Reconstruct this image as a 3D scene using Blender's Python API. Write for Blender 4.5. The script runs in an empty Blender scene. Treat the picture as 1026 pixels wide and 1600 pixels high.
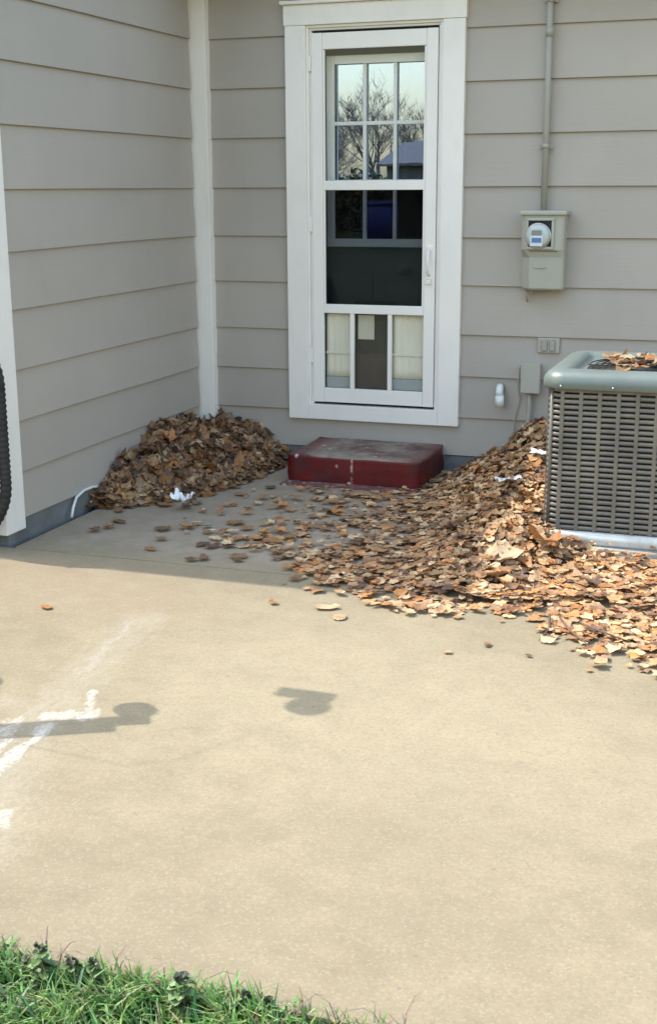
import bpy, bmesh, math, random
from mathutils import Vector, Matrix, Quaternion, noise
import numpy as np

random.seed(7)
S = bpy.context.scene
COL = S.collection
R = math.radians

# ------------------------------------------------------------------ camera
H = 1.55
YAW, PITCH, ROLL = R(19.37), R(14.19), R(-0.30)
fw = Vector((-math.sin(YAW) * math.cos(PITCH), math.cos(YAW) * math.cos(PITCH), -math.sin(PITCH)))
rt = Vector((math.cos(YAW), math.sin(YAW), 0))
up = rt.cross(fw)
rt2 = rt * math.cos(ROLL) + up * math.sin(ROLL)
up2 = -rt * math.sin(ROLL) + up * math.cos(ROLL)
cd = bpy.data.cameras.new('camera')
cd.sensor_fit = 'VERTICAL'
cd.sensor_height = 24.0
cd.lens = 24.0 * 2006.0 / 1600.0
cd.clip_end = 1000
cam = bpy.data.objects.new('camera', cd)
COL.objects.link(cam)
M3 = Matrix((rt2, up2, -fw)).transposed()
cam.matrix_world = Matrix.Translation((0, 0, H)) @ M3.to_4x4()
S.camera = cam

# ------------------------------------------------------------------ light
EL = R(54)
AZ = (0.995, -0.095)                       # direction the light travels on the ground
ld = Vector((AZ[0] * math.cos(EL), AZ[1] * math.cos(EL), -math.sin(EL)))
sd = bpy.data.lights.new('sun', 'SUN')
sd.energy = 2.0
sd.angle = R(0.6)
sd.color = (1.0, 0.955, 0.85)
sun = bpy.data.objects.new('sun', sd)
COL.objects.link(sun)
sun.rotation_euler = ld.to_track_quat('-Z', 'Y').to_euler()
sun.location = (-8, 6, 12)

W = bpy.data.worlds.new('World')
S.world = W
W.use_nodes = True
nt = W.node_tree
bg = nt.nodes['Background']
sky = nt.nodes.new('ShaderNodeTexSky')
sky.sky_type = 'NISHITA'
sky.sun_disc = False
sky.sun_elevation = EL
sky.sun_rotation = math.atan2(-AZ[0], -AZ[1])
sky.air_density = 1.9
sky.dust_density = 2.0
sky.ozone_density = 0.3
nt.links.new(sky.outputs[0], bg.inputs[0])
bg.inputs[1].default_value = 0.15

vs = S.view_settings
vs.view_transform = 'Standard'
vs.look = 'None'
vs.gamma = 1.0
vs.use_curve_mapping = False
vs.exposure = 1.50
S.cycles.max_bounces = 6
S.cycles.diffuse_bounces = 3
S.cycles.glossy_bounces = 3
S.cycles.transmission_bounces = 4
S.cycles.transparent_max_bounces = 10
S.cycles.caustics_reflective = False
S.cycles.caustics_refractive = False

# ------------------------------------------------------------------ material helpers
def newmat(name):
    m = bpy.data.materials.new(name)
    m.use_nodes = True
    t = m.node_tree
    return m, t, t.nodes['Principled BSDF']

def N(t, kind, **kw):
    n = t.nodes.new(kind)
    for k, v in kw.items():
        setattr(n, k, v)
    return n

def pos(t):
    return N(t, 'ShaderNodeNewGeometry').outputs['Position']

def scaled(t, vec, s):
    n = N(t, 'ShaderNodeVectorMath', operation='MULTIPLY')
    t.links.new(vec, n.inputs[0])
    n.inputs[1].default_value = s if hasattr(s, '__len__') else (s, s, s)
    return n.outputs[0]

def noise_tex(t, vec, scale, detail=4, rough=0.55, dist=0.0):
    n = N(t, 'ShaderNodeTexNoise')
    n.inputs['Scale'].default_value = scale
    n.inputs['Detail'].default_value = detail
    n.inputs['Roughness'].default_value = rough
    n.inputs['Distortion'].default_value = dist
    t.links.new(vec, n.inputs['Vector'])
    return n.outputs[0]

def ramp(t, fac, stops):
    n = N(t, 'ShaderNodeValToRGB')
    e = n.color_ramp.elements
    while len(e) < len(stops):
        e.new(0.5)
    for el, (p, c) in zip(e, stops):
        el.position = p
        el.color = (c, c, c, 1) if not hasattr(c, '__len__') else (*c, 1)
    t.links.new(fac, n.inputs[0])
    return n.outputs[0]

def mix(t, fac, a, b, mode='MIX'):
    n = N(t, 'ShaderNodeMix', data_type='RGBA', blend_type=mode)
    for sock, v in ((n.inputs[0], fac), (n.inputs[6], a), (n.inputs[7], b)):
        if isinstance(v, bpy.types.NodeSocket):
            t.links.new(v, sock)
        elif hasattr(v, '__len__'):
            sock.default_value = (*v, 1)
        else:
            sock.default_value = v
    return n.outputs[2]

def math_n(t, op, a, b=None, clamp=False):
    n = N(t, 'ShaderNodeMath', operation=op)
    n.use_clamp = clamp
    for i, v in enumerate((a, b)):
        if v is None:
            continue
        if isinstance(v, bpy.types.NodeSocket):
            t.links.new(v, n.inputs[i])
        else:
            n.inputs[i].default_value = v
    return n.outputs[0]

def bump(t, b, height, strength, dist=0.01):
    n = N(t, 'ShaderNodeBump')
    n.inputs['Strength'].default_value = strength
    n.inputs['Distance'].default_value = dist
    t.links.new(height, n.inputs['Height'])
    t.links.new(n.outputs[0], b.inputs['Normal'])

def paint(name, col, rough=0.55, var=0.10, vscale=3.0, dirt=0.25, dirtcol=(0.16, 0.14, 0.11), grain=None, bstr=0.15, metal=0.0, chips=None):
    m, t, b = newmat(name)
    p = pos(t)
    n1 = noise_tex(t, p, vscale, 3)
    dark = tuple(c * (1 - var) for c in col)
    light = tuple(min(1, c * (1 + var)) for c in col)
    c = mix(t, ramp(t, n1, [(0.3, 0.0), (0.7, 1.0)]), dark, light)
    if name == 'siding_paint':
        rnd = N(t, 'ShaderNodeObjectInfo').outputs['Random']
        c = mix(t, rnd, mix(t, 1.0, c, (0.965, 0.96, 0.955), 'MULTIPLY'), mix(t, 1.0, c, (1.03, 1.03, 1.03), 'MULTIPLY'))
    if dirt > 0:
        n2 = noise_tex(t, scaled(t, p, (1, 1, 0.35)), 9.0, 5, 0.65)
        c = mix(t, math_n(t, 'MULTIPLY', ramp(t, n2, [(0.52, 0.0), (0.78, 1.0)]), dirt), c, dirtcol)
    if chips:
        n4 = noise_tex(t, p, chips[0], 6, 0.7)
        c = mix(t, ramp(t, n4, [(chips[1], 0.0), (chips[1] + 0.03, 1.0)]), c, chips[2])
    t.links.new(c, b.inputs['Base Color'])
    b.inputs['Roughness'].default_value = rough
    b.inputs['Metallic'].default_value = metal
    g = noise_tex(t, scaled(t, p, grain or (1, 1, 1)), 60.0, 3, 0.6)
    bump(t, b, g, bstr, 0.004)
    return m

M = {}
M['siding'] = paint('siding_paint', (0.418, 0.371, 0.332), 0.6, 0.05, 1.4, 0.10, (0.26, 0.235, 0.20), (0.12, 0.12, 1.6), 0.22)
M['trim'] = paint('white_trim_paint', (0.88, 0.825, 0.785), 0.5, 0.04, 2.5, 0.16, (0.42, 0.40, 0.36), (2, 2, 0.3), 0.12)
M['vinyl'] = paint('white_vinyl', (0.89, 0.835, 0.80), 0.35, 0.03, 3, 0.08, (0.5, 0.48, 0.44), None, 0.04)
M['block'] = paint('foundation_grey', (0.16, 0.165, 0.175), 0.85, 0.25, 6, 0.45, (0.09, 0.085, 0.08), None, 0.6)
M['roof'] = paint('roof_shingle', (0.12, 0.11, 0.10), 0.9, 0.25, 8, 0.2, grain=None, bstr=0.6)
M['sheath'] = paint('sheathing', (0.20, 0.18, 0.16), 0.8, 0.1, 3, 0.0)
M['black'] = paint('black_rubber', (0.018, 0.018, 0.018), 0.75, 0.2, 20, 0.35, (0.09, 0.08, 0.07), None, 0.2)
M['gap'] = paint('dark_weatherstrip', (0.02, 0.02, 0.02), 0.8, 0.1, 20, 0.0)
M['meter'] = paint('meter_enamel', (0.42, 0.405, 0.35), 0.5, 0.05, 6, 0.22, (0.22, 0.20, 0.17), None, 0.05)
M['conduit'] = paint('conduit_painted', (0.37, 0.35, 0.31), 0.55, 0.06, 6, 0.15, (0.24, 0.22, 0.19), None, 0.08)
M['pvc'] = paint('white_pvc', (0.74, 0.74, 0.72), 0.35, 0.04, 6, 0.2, (0.45, 0.43, 0.4), None, 0.02)
M['lid'] = paint('lid_painted_steel', (0.135, 0.165, 0.155), 0.38, 0.10, 5, 0.35, (0.20, 0.19, 0.165), None, 0.08)
M['louver'] = paint('louver_steel', (0.165, 0.153, 0.134), 0.45, 0.22, 9, 0.5, (0.30, 0.27, 0.22), None, 0.15, 0.2, (38, 0.70, (0.34, 0.32, 0.28)))
M['coil'] = paint('dark_coil', (0.055, 0.050, 0.043), 0.7, 0.4, 14, 0.3, (0.10, 0.08, 0.05), None, 0.4)
M['pan'] = paint('galvanised_pan', (0.60, 0.60, 0.59), 0.4, 0.12, 9, 0.45, (0.25, 0.23, 0.20), None, 0.15, 0.3)
M['pad'] = paint('pad_concrete', (0.36, 0.34, 0.30), 0.9, 0.15, 9, 0.4, (0.18, 0.16, 0.13), None, 0.5)
M['darkmetal'] = paint('dark_metal', (0.03, 0.032, 0.035), 0.45, 0.2, 9, 0.3, (0.1, 0.08, 0.06), None, 0.1, 0.5)
M['steel'] = paint('steel', (0.5, 0.5, 0.5), 0.35, 0.1, 9, 0.2, (0.3, 0.27, 0.23), None, 0.05, 0.8)
M['bikered'] = paint('bike_paint', (0.12, 0.03, 0.03), 0.3, 0.1, 9, 0.1)
M['wood'] = paint('weathered_wood', (0.23, 0.18, 0.13), 0.8, 0.2, 5, 0.3, (0.1, 0.08, 0.06), (4, 4, 0.3), 0.4)
M['innerdoor'] = paint('inner_door_paint', (0.085, 0.098, 0.095), 0.5, 0.08, 4, 0.1, (0.07, 0.07, 0.07), None, 0.05)
M['lite_frame'] = paint('lite_frame_white', (0.80, 0.80, 0.78), 0.45, 0.03, 4, 0.05)
M['cream'] = paint('cream_cloth', (0.84, 0.77, 0.63), 0.8, 0.06, 5, 0.12, (0.45, 0.40, 0.32), (6, 6, 0.6), 0.2)
M['greycloth'] = paint('grey_cloth', (0.36, 0.38, 0.38), 0.8, 0.1, 5, 0.1, bstr=0.2)
M['brownboard'] = paint('brown_board', (0.045, 0.034, 0.028), 0.5, 0.15, 8, 0.1, bstr=0.1)
M['note'] = paint('paper_note', (0.60, 0.55, 0.44), 0.8, 0.05, 8, 0.1, bstr=0.05)
M['paper'] = paint('white_paper', (0.82, 0.83, 0.86), 0.7, 0.03, 20, 0.05, bstr=0.1)
M['blue'] = paint('blue_label', (0.10, 0.19, 0.42), 0.4, 0.05, 20, 0.0, bstr=0.02)
M['whitelabel'] = paint('white_label', (0.66, 0.70, 0.78), 0.4, 0.03, 20, 0.0, bstr=0.02)
M['lcd'] = paint('lcd_grey', (0.24, 0.25, 0.22), 0.25, 0.05, 20, 0.0, bstr=0.02)
M['meterface'] = paint('meter_face', (0.50, 0.54, 0.54), 0.4, 0.05, 20, 0.0, bstr=0.02)
M['binblue'] = paint('bin_blue', (0.03, 0.06, 0.5), 0.4, 0.08, 5, 0.1)
M['bark'] = paint('bark', (0.10, 0.085, 0.07), 0.9, 0.3, 6, 0.3, bstr=0.6)
M['garage'] = paint('garage_siding', (0.075, 0.06, 0.045), 0.7, 0.06, 2, 0.1)
M['twig'] = paint('twig_brown', (0.12, 0.075, 0.05), 0.8, 0.3, 30, 0.1)

def glass(name, refl, tint=(0.985, 0.99, 0.988), gcol=(0.95, 0.97, 1.0)):
    m, t, b = newmat(name)
    t.nodes.remove(b)
    out = t.nodes['Material Output']
    tr = N(t, 'ShaderNodeBsdfTransparent')
    tr.inputs[0].default_value = (*tint, 1)
    gl = N(t, 'ShaderNodeBsdfGlossy')
    gl.inputs['Roughness'].default_value = 0.0
    gl.inputs['Color'].default_value = (*gcol, 1)
    bn = N(t, 'ShaderNodeBump')                      # faint waviness of old float glass
    bn.inputs['Strength'].default_value = 0.04
    bn.inputs['Distance'].default_value = 0.003
    t.links.new(noise_tex(t, pos(t), 5.0, 2), bn.inputs['Height'])
    t.links.new(bn.outputs[0], gl.inputs['Normal'])
    ge = N(t, 'ShaderNodeNewGeometry')               # Schlick reflectance, the same from both faces of the sheet
    dt = N(t, 'ShaderNodeVectorMath', operation='DOT_PRODUCT')
    t.links.new(ge.outputs['Incoming'], dt.inputs[0]); t.links.new(ge.outputs['Normal'], dt.inputs[1])
    cs = math_n(t, 'ABSOLUTE', dt.outputs['Value'])
    sch = math_n(t, 'POWER', math_n(t, 'SUBTRACT', 1.0, cs, True), 5.0)
    f = math_n(t, 'ADD', math_n(t, 'MULTIPLY', sch, 0.95), refl, True)
    mx = N(t, 'ShaderNodeMixShader')
    t.links.new(f, mx.inputs[0])
    t.links.new(tr.outputs[0], mx.inputs[1])
    t.links.new(gl.outputs[0], mx.inputs[2])
    t.links.new(mx.outputs[0], out.inputs[0])
    return m
M['glass'] = glass('clear_glass', 0.014)
M['tinted_glass'] = glass('tinted_glass', 0.014, (0.62, 0.64, 0.66))
M['coated_glass'] = glass('coated_glass', 0.72, (0.4, 0.4, 0.4), (0.50, 0.66, 1.0))

# ---- concrete
def seg_mask(t, p2, a, b, width, soft):
    """1 near the segment a-b, falling to 0 (stain shape)"""
    a = Vector((*a, 0)); b = Vector((*b, 0)); d = b - a
    sub = N(t, 'ShaderNodeVectorMath', operation='SUBTRACT')
    t.links.new(p2, sub.inputs[0]); sub.inputs[1].default_value = a
    dot = N(t, 'ShaderNodeVectorMath', operation='DOT_PRODUCT')
    t.links.new(sub.outputs[0], dot.inputs[0]); dot.inputs[1].default_value = d / d.length_squared
    tt = math_n(t, 'ADD', dot.outputs['Value'], 0.0, True)
    sc = N(t, 'ShaderNodeVectorMath', operation='SCALE')
    sc.inputs[0].default_value = d; t.links.new(tt, sc.inputs['Scale'])
    df = N(t, 'ShaderNodeVectorMath', operation='SUBTRACT')
    t.links.new(sub.outputs[0], df.inputs[0]); t.links.new(sc.outputs[0], df.inputs[1])
    ln = N(t, 'ShaderNodeVectorMath', operation='LENGTH')
    t.links.new(df.outputs[0], ln.inputs[0])
    mr = N(t, 'ShaderNodeMapRange', interpolation_type='SMOOTHSTEP')
    t.links.new(ln.outputs['Value'], mr.inputs[0])
    mr.inputs[1].default_value = width; mr.inputs[2].default_value = width + soft
    mr.inputs[3].default_value = 1; mr.inputs[4].default_value = 0
    return mr.outputs[0]

def concrete():
    m, t, b = newmat('patio_concrete')
    p = pos(t)
    flat = scaled(t, p, (1, 1, 0))
    big = noise_tex(t, flat, 0.75, 8, 0.68)
    mid = noise_tex(t, flat, 7.0, 6, 0.74, 0.15)
    fine = noise_tex(t, flat, 60, 4, 0.75)
    c = mix(t, ramp(t, big, [(0.32, 0.0), (0.68, 1.0)]), (0.196, 0.154, 0.094), (0.280, 0.229, 0.142))
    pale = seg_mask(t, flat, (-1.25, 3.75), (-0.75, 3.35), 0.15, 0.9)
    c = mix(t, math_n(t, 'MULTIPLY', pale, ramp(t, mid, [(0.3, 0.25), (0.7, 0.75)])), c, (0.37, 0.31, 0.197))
    c = mix(t, math_n(t, 'MULTIPLY', seg_mask(t, flat, (-1.3, 2.3), (-0.7, 2.7), 0.1, 0.6), 0.25), c, (0.19, 0.15, 0.10))
    c = mix(t, math_n(t, 'MULTIPLY', ramp(t, mid, [(0.40, 0.0), (0.66, 1.0)]), 0.55), c, (0.165, 0.127, 0.077))
    blot = noise_tex(t, scaled(t, flat, (1.0, 1.5, 1)), 3.0, 8, 0.72, 0.2)
    c = mix(t, math_n(t, 'MULTIPLY', ramp(t, blot, [(0.40, 0.0), (0.68, 1.0)]), 0.34), c, (0.33, 0.270, 0.165))
    # exposed sand grains
    v = N(t, 'ShaderNodeTexVoronoi'); v.inputs['Scale'].default_value = 165
    t.links.new(flat, v.inputs['Vector'])
    vc = N(t, 'ShaderNodeSeparateColor'); t.links.new(v.outputs['Color'], vc.inputs[0])
    c = mix(t, math_n(t, 'MULTIPLY', ramp(t, vc.outputs[0], [(0.66, 0.0), (0.95, 1.0)]), 0.26), c, (0.35, 0.315, 0.235))
    c = mix(t, math_n(t, 'MULTIPLY', ramp(t, vc.outputs[1], [(0.66, 0.0), (0.97, 1.0)]), 0.38), c, (0.165, 0.14, 0.10))
    c = mix(t, math_n(t, 'MULTIPLY', ramp(t, fine, [(0.36, 1.0), (0.58, 0.0)]), 0.34), c, (0.19, 0.16, 0.115))
    # scattered larger dark specks
    v2 = N(t, 'ShaderNodeTexVoronoi'); v2.inputs['Scale'].default_value = 26
    t.links.new(flat, v2.inputs['Vector'])
    sp = N(t, 'ShaderNodeSeparateColor'); t.links.new(v2.outputs['Color'], sp.inputs[0])
    spm = math_n(t, 'MULTIPLY', ramp(t, v2.outputs['Distance'], [(0.10, 1.0), (0.16, 0.0)]), ramp(t, sp.outputs[0], [(0.90, 0.0), (0.91, 1.0)]))
    c = mix(t, math_n(t, 'MULTIPLY', spm, 0.6), c, (0.17, 0.13, 0.10))
    # the strip next to the house is paler and greyer
    sep = N(t, 'ShaderNodeSeparateXYZ'); t.links.new(p, sep.inputs[0])
    back = math_n(t, 'ADD', sep.outputs['Y'], math_n(t, 'MULTIPLY', math_n(t, 'SUBTRACT', mid, 0.5), 0.5))
    mr = N(t, 'ShaderNodeMapRange', interpolation_type='SMOOTHSTEP')
    t.links.new(back, mr.inputs[0]); mr.inputs[1].default_value = 4.70; mr.inputs[2].default_value = 5.1
    c = mix(t, math_n(t, 'MULTIPLY', mr.outputs[0], 0.7), c, mix(t, ramp(t, mid, [(0.35, 0.0), (0.65, 1.0)]), (0.305, 0.232, 0.166), (0.425, 0.335, 0.255)))
    # rusty tint left front of the joint
    rust = seg_mask(t, flat, (-2.9, 4.45), (-2.3, 4.30), 0.05, 0.5)
    c = mix(t, math_n(t, 'MULTIPLY', rust, ramp(t, mid, [(0.35, 0.0), (0.7, 0.45)])), c, (0.27, 0.18, 0.12))
    # spilled white paint / lime: streaks with broken edges
    warp = N(t, 'ShaderNodeVectorMath', operation='ADD')
    nz = N(t, 'ShaderNodeTexNoise'); nz.inputs['Scale'].default_value = 9; nz.inputs['Detail'].default_value = 5
    t.links.new(flat, nz.inputs['Vector'])
    off = N(t, 'ShaderNodeVectorMath', operation='SUBTRACT'); t.links.new(nz.outputs['Color'], off.inputs[0]); off.inputs[1].default_value = (0.5, 0.5, 0.5)
    t.links.new(flat, warp.inputs[0]); t.links.new(scaled(t, off.outputs[0], (0.10, 0.10, 0)), warp.inputs[1])
    wv = warp.outputs[0]
    st_n = math_n(t, 'ADD', math_n(t, 'MULTIPLY', noise_tex(t, scaled(t, flat, (34, 12, 1)), 1.0, 5, 0.75), 0.6), math_n(t, 'MULTIPLY', noise_tex(t, flat, 85, 3, 0.7), 0.4))
    def stain(c, segs, amt, lo, hi, col):
        acc = None
        for a, b_, w, s in segs:
            k = seg_mask(t, wv, a, b_, w, s)
            acc = k if acc is None else math_n(t, 'MAXIMUM', acc, k)
        k = math_n(t, 'ADD', acc, math_n(t, 'MULTIPLY', math_n(t, 'SUBTRACT', st_n, 0.5), 3.4))
        k = math_n(t, 'MULTIPLY', ramp(t, math_n(t, 'MULTIPLY', k, 0.4), [(lo * 0.4, 0.0), (hi * 0.4, 1.0)]), amt)
        return mix(t, k, c, col)
    c = stain(c, [((-1.72, 2.35), (-2.02, 3.1), 0.0, 0.24), ((-2.02, 3.1), (-2.15, 4.05), 0.02, 0.20), ((-2.6, 2.6), (-2.2, 3.2), .0, .2)], 0.40, 0.55, 1.9, (0.42, 0.39, 0.345))
    c = stain(c, [((-1.93, 2.68), (-1.97, 3.08), 0.006, 0.045), ((-2.00, 3.14), (-1.90, 3.19), 0.022, 0.04), ((-2.02, 2.82), (-2.08, 3.06), 0.01, 0.07), ((-1.90, 3.15), (-1.98, 3.36), 0.0, 0.05), ((-1.75, 2.5), (-1.78, 2.56), .008, .04)], 0.9, 0.62, 1.9, (0.66, 0.63, 0.60))
    c = stain(c, [((-2.08, 3.45), (-2.18, 4.0), 0.0, 0.05), ((-2.45, 5.3), (-2.1, 5.2), 0.02, 0.14)], 0.40, 0.6, 1.8, (0.42, 0.405, 0.38))
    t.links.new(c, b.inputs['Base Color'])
    b.inputs['Roughness'].default_value = 0.88
    hh = math_n(t, 'ADD', math_n(t, 'MULTIPLY', fine, 0.6), math_n(t, 'MULTIPLY', vc.outputs[2], 0.5))
    bump(t, b, math_n(t, 'ADD', hh, math_n(t, 'MULTIPLY', mid, 0.8)), 0.35, 0.003)
    return m
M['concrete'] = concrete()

def red_step():
    m, t, b = newmat('red_step_paint')
    p = pos(t)
    n1 = noise_tex(t, p, 5, 6, 0.65)
    n2 = noise_tex(t, p, 22, 6, 0.7)
    c = mix(t, ramp(t, n1, [(0.35, 0.0), (0.7, 1.0)]), (0.085, 0.0075, 0.009), (0.165, 0.0125, 0.0145))
    # worn through to the concrete on the tread
    g = N(t, 'ShaderNodeNewGeometry')
    sp = N(t, 'ShaderNodeSeparateXYZ'); t.links.new(g.outputs['Normal'], sp.inputs[0])
    upm = ramp(t, sp.outputs['Z'], [(0.45, 0.0), (0.8, 1.0)])
    psx = N(t, 'ShaderNodeSeparateXYZ'); t.links.new(p, psx.inputs[0])
    ctr = math_n(t, 'MULTIPLY', ramp(t, math_n(t, 'ABSOLUTE', math_n(t, 'ADD', psx.outputs['X'], math_n(t, 'ADD', 2.085, math_n(t, 'MULTIPLY', math_n(t, 'SUBTRACT', n2, 0.5), 0.12)))), [(0.20, 1.0), (0.33, 0.25)]), upm)
    wear = math_n(t, 'MULTIPLY', ctr, ramp(t, math_n(t, 'ADD', n1, math_n(t, 'MULTIPLY', math_n(t, 'SUBTRACT', n2, 0.5), 0.5)), [(0.36, 0.15), (0.52, 0.95)]))
    c = mix(t, wear, c, mix(t, n2, (0.25, 0.195, 0.15), (0.36, 0.30, 0.245)))
    # chips and the pale drip down the riser
    flat = scaled(t, p, (1, 0, 1))
    v = N(t, 'ShaderNodeTexVoronoi'); v.inputs['Scale'].default_value = 17
    t.links.new(p, v.inputs['Vector'])
    vcol = N(t, 'ShaderNodeSeparateColor'); t.links.new(v.outputs['Color'], vcol.inputs[0])
    chip = math_n(t, 'MULTIPLY', ramp(t, v.outputs['Distance'], [(0.16, 1.0), (0.24, 0.0)]), ramp(t, vcol.outputs[0], [(0.78, 0.0), (0.80, 1.0)]))
    chip = math_n(t, 'MULTIPLY', chip, ramp(t, n2, [(0.4, 0.0), (0.5, 1.0)]))
    c = mix(t, chip, c, (0.55, 0.48, 0.44))
    ps = N(t, 'ShaderNodeSeparateXYZ'); t.links.new(p, ps.inputs[0])
    dx = math_n(t, 'ABSOLUTE', math_n(t, 'ADD', math_n(t, 'ADD', ps.outputs['X'], 2.105), math_n(t, 'MULTIPLY', math_n(t, 'SUBTRACT', n2, 0.5), 0.02)))
    drip = math_n(t, 'MULTIPLY', ramp(t, dx, [(0.002, 1.0), (0.008, 0.0)]), ramp(t, n2, [(0.42, 0.0), (0.56, 0.8)]))
    drip = math_n(t, 'MULTIPLY', drip, math_n(t, 'SUBTRACT', 1.0, upm, True))
    c = mix(t, drip, c, (0.58, 0.50, 0.44))
    # sooty scuffs
    c = mix(t, math_n(t, 'MULTIPLY', ramp(t, noise_tex(t, p, 4.5, 6, 0.7), [(0.48, 0.0), (0.64, 1.0)]), 0.65), c, (0.05, 0.028, 0.028))
    t.links.new(c, b.inputs['Base Color'])
    b.inputs['Roughness'].default_value = 0.45
    b.inputs['Specular IOR Level'].default_value = 0.3
    bump(t, b, n2, 0.35, 0.006)
    return m
M['redstep'] = red_step()
M['redspill'] = paint('red_paint_spill', (0.17, 0.07, 0.062), 0.8, 0.25, 9, 0.4, (0.30, 0.26, 0.22), None, 0.4, 0, (30, 0.57, (0.38, 0.33, 0.29)))

def leafmat(name, src):
    m, t, b = newmat(name)
    if src == 'object':
        col = N(t, 'ShaderNodeObjectInfo').outputs['Color']
    else:
        a = N(t, 'ShaderNodeAttribute'); a.attribute_name = 'leafcol'; col = a.outputs['Color']
    p = pos(t)
    n = noise_tex(t, p, 45, 5, 0.65)
    c = mix(t, ramp(t, n, [(0.35, 0.0), (0.7, 1.0)]), mix(t, 1.0, col, (0.66, 0.60, 0.55), 'MULTIPLY'), mix(t, 1.0, col, (1.12, 1.08, 1.02), 'MULTIPLY'))
    t.links.new(c, b.inputs['Base Color'])
    b.inputs['Roughness'].default_value = 0.62
    bump(t, b, noise_tex(t, p, 90, 4), 0.5, 0.003)
    tr = N(t, 'ShaderNodeBsdfTranslucent'); t.links.new(c, tr.inputs[0])
    mx = N(t, 'ShaderNodeMixShader'); mx.inputs[0].default_value = 0.16
    t.links.new(b.outputs[0], mx.inputs[1]); t.links.new(tr.outputs[0], mx.inputs[2])
    t.links.new(mx.outputs[0], t.nodes['Material Output'].inputs[0])
    return m
M['leaf'] = leafmat('dead_leaf', 'object')
M['leaf_stuff'] = leafmat('dead_leaf_litter', 'attr')
M['mulch'] = paint('leaf_crumble', (0.085, 0.055, 0.036), 0.95, 0.5, 30, 0.5, (0.03, 0.02, 0.014), None, 1.0)

def greens(name, attr='leafcol'):
    m, t, b = newmat(name)
    a = N(t, 'ShaderNodeAttribute'); a.attribute_name = attr
    t.links.new(a.outputs['Color'], b.inputs['Base Color'])
    b.inputs['Roughness'].default_value = 0.5
    tr = N(t, 'ShaderNodeBsdfTranslucent'); t.links.new(a.outputs['Color'], tr.inputs[0])
    mx = N(t, 'ShaderNodeMixShader'); mx.inputs[0].default_value = 0.3
    t.links.new(b.outputs[0], mx.inputs[1]); t.links.new(tr.outputs[0], mx.inputs[2])
    t.links.new(mx.outputs[0], t.nodes['Material Output'].inputs[0])
    return m
M['grass'] = greens('grass_blades')
M['lawn'] = paint('lawn_soil', (0.055, 0.075, 0.028), 0.95, 0.4, 1.2, 0.5, (0.10, 0.075, 0.045), None, 0.8)

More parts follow.
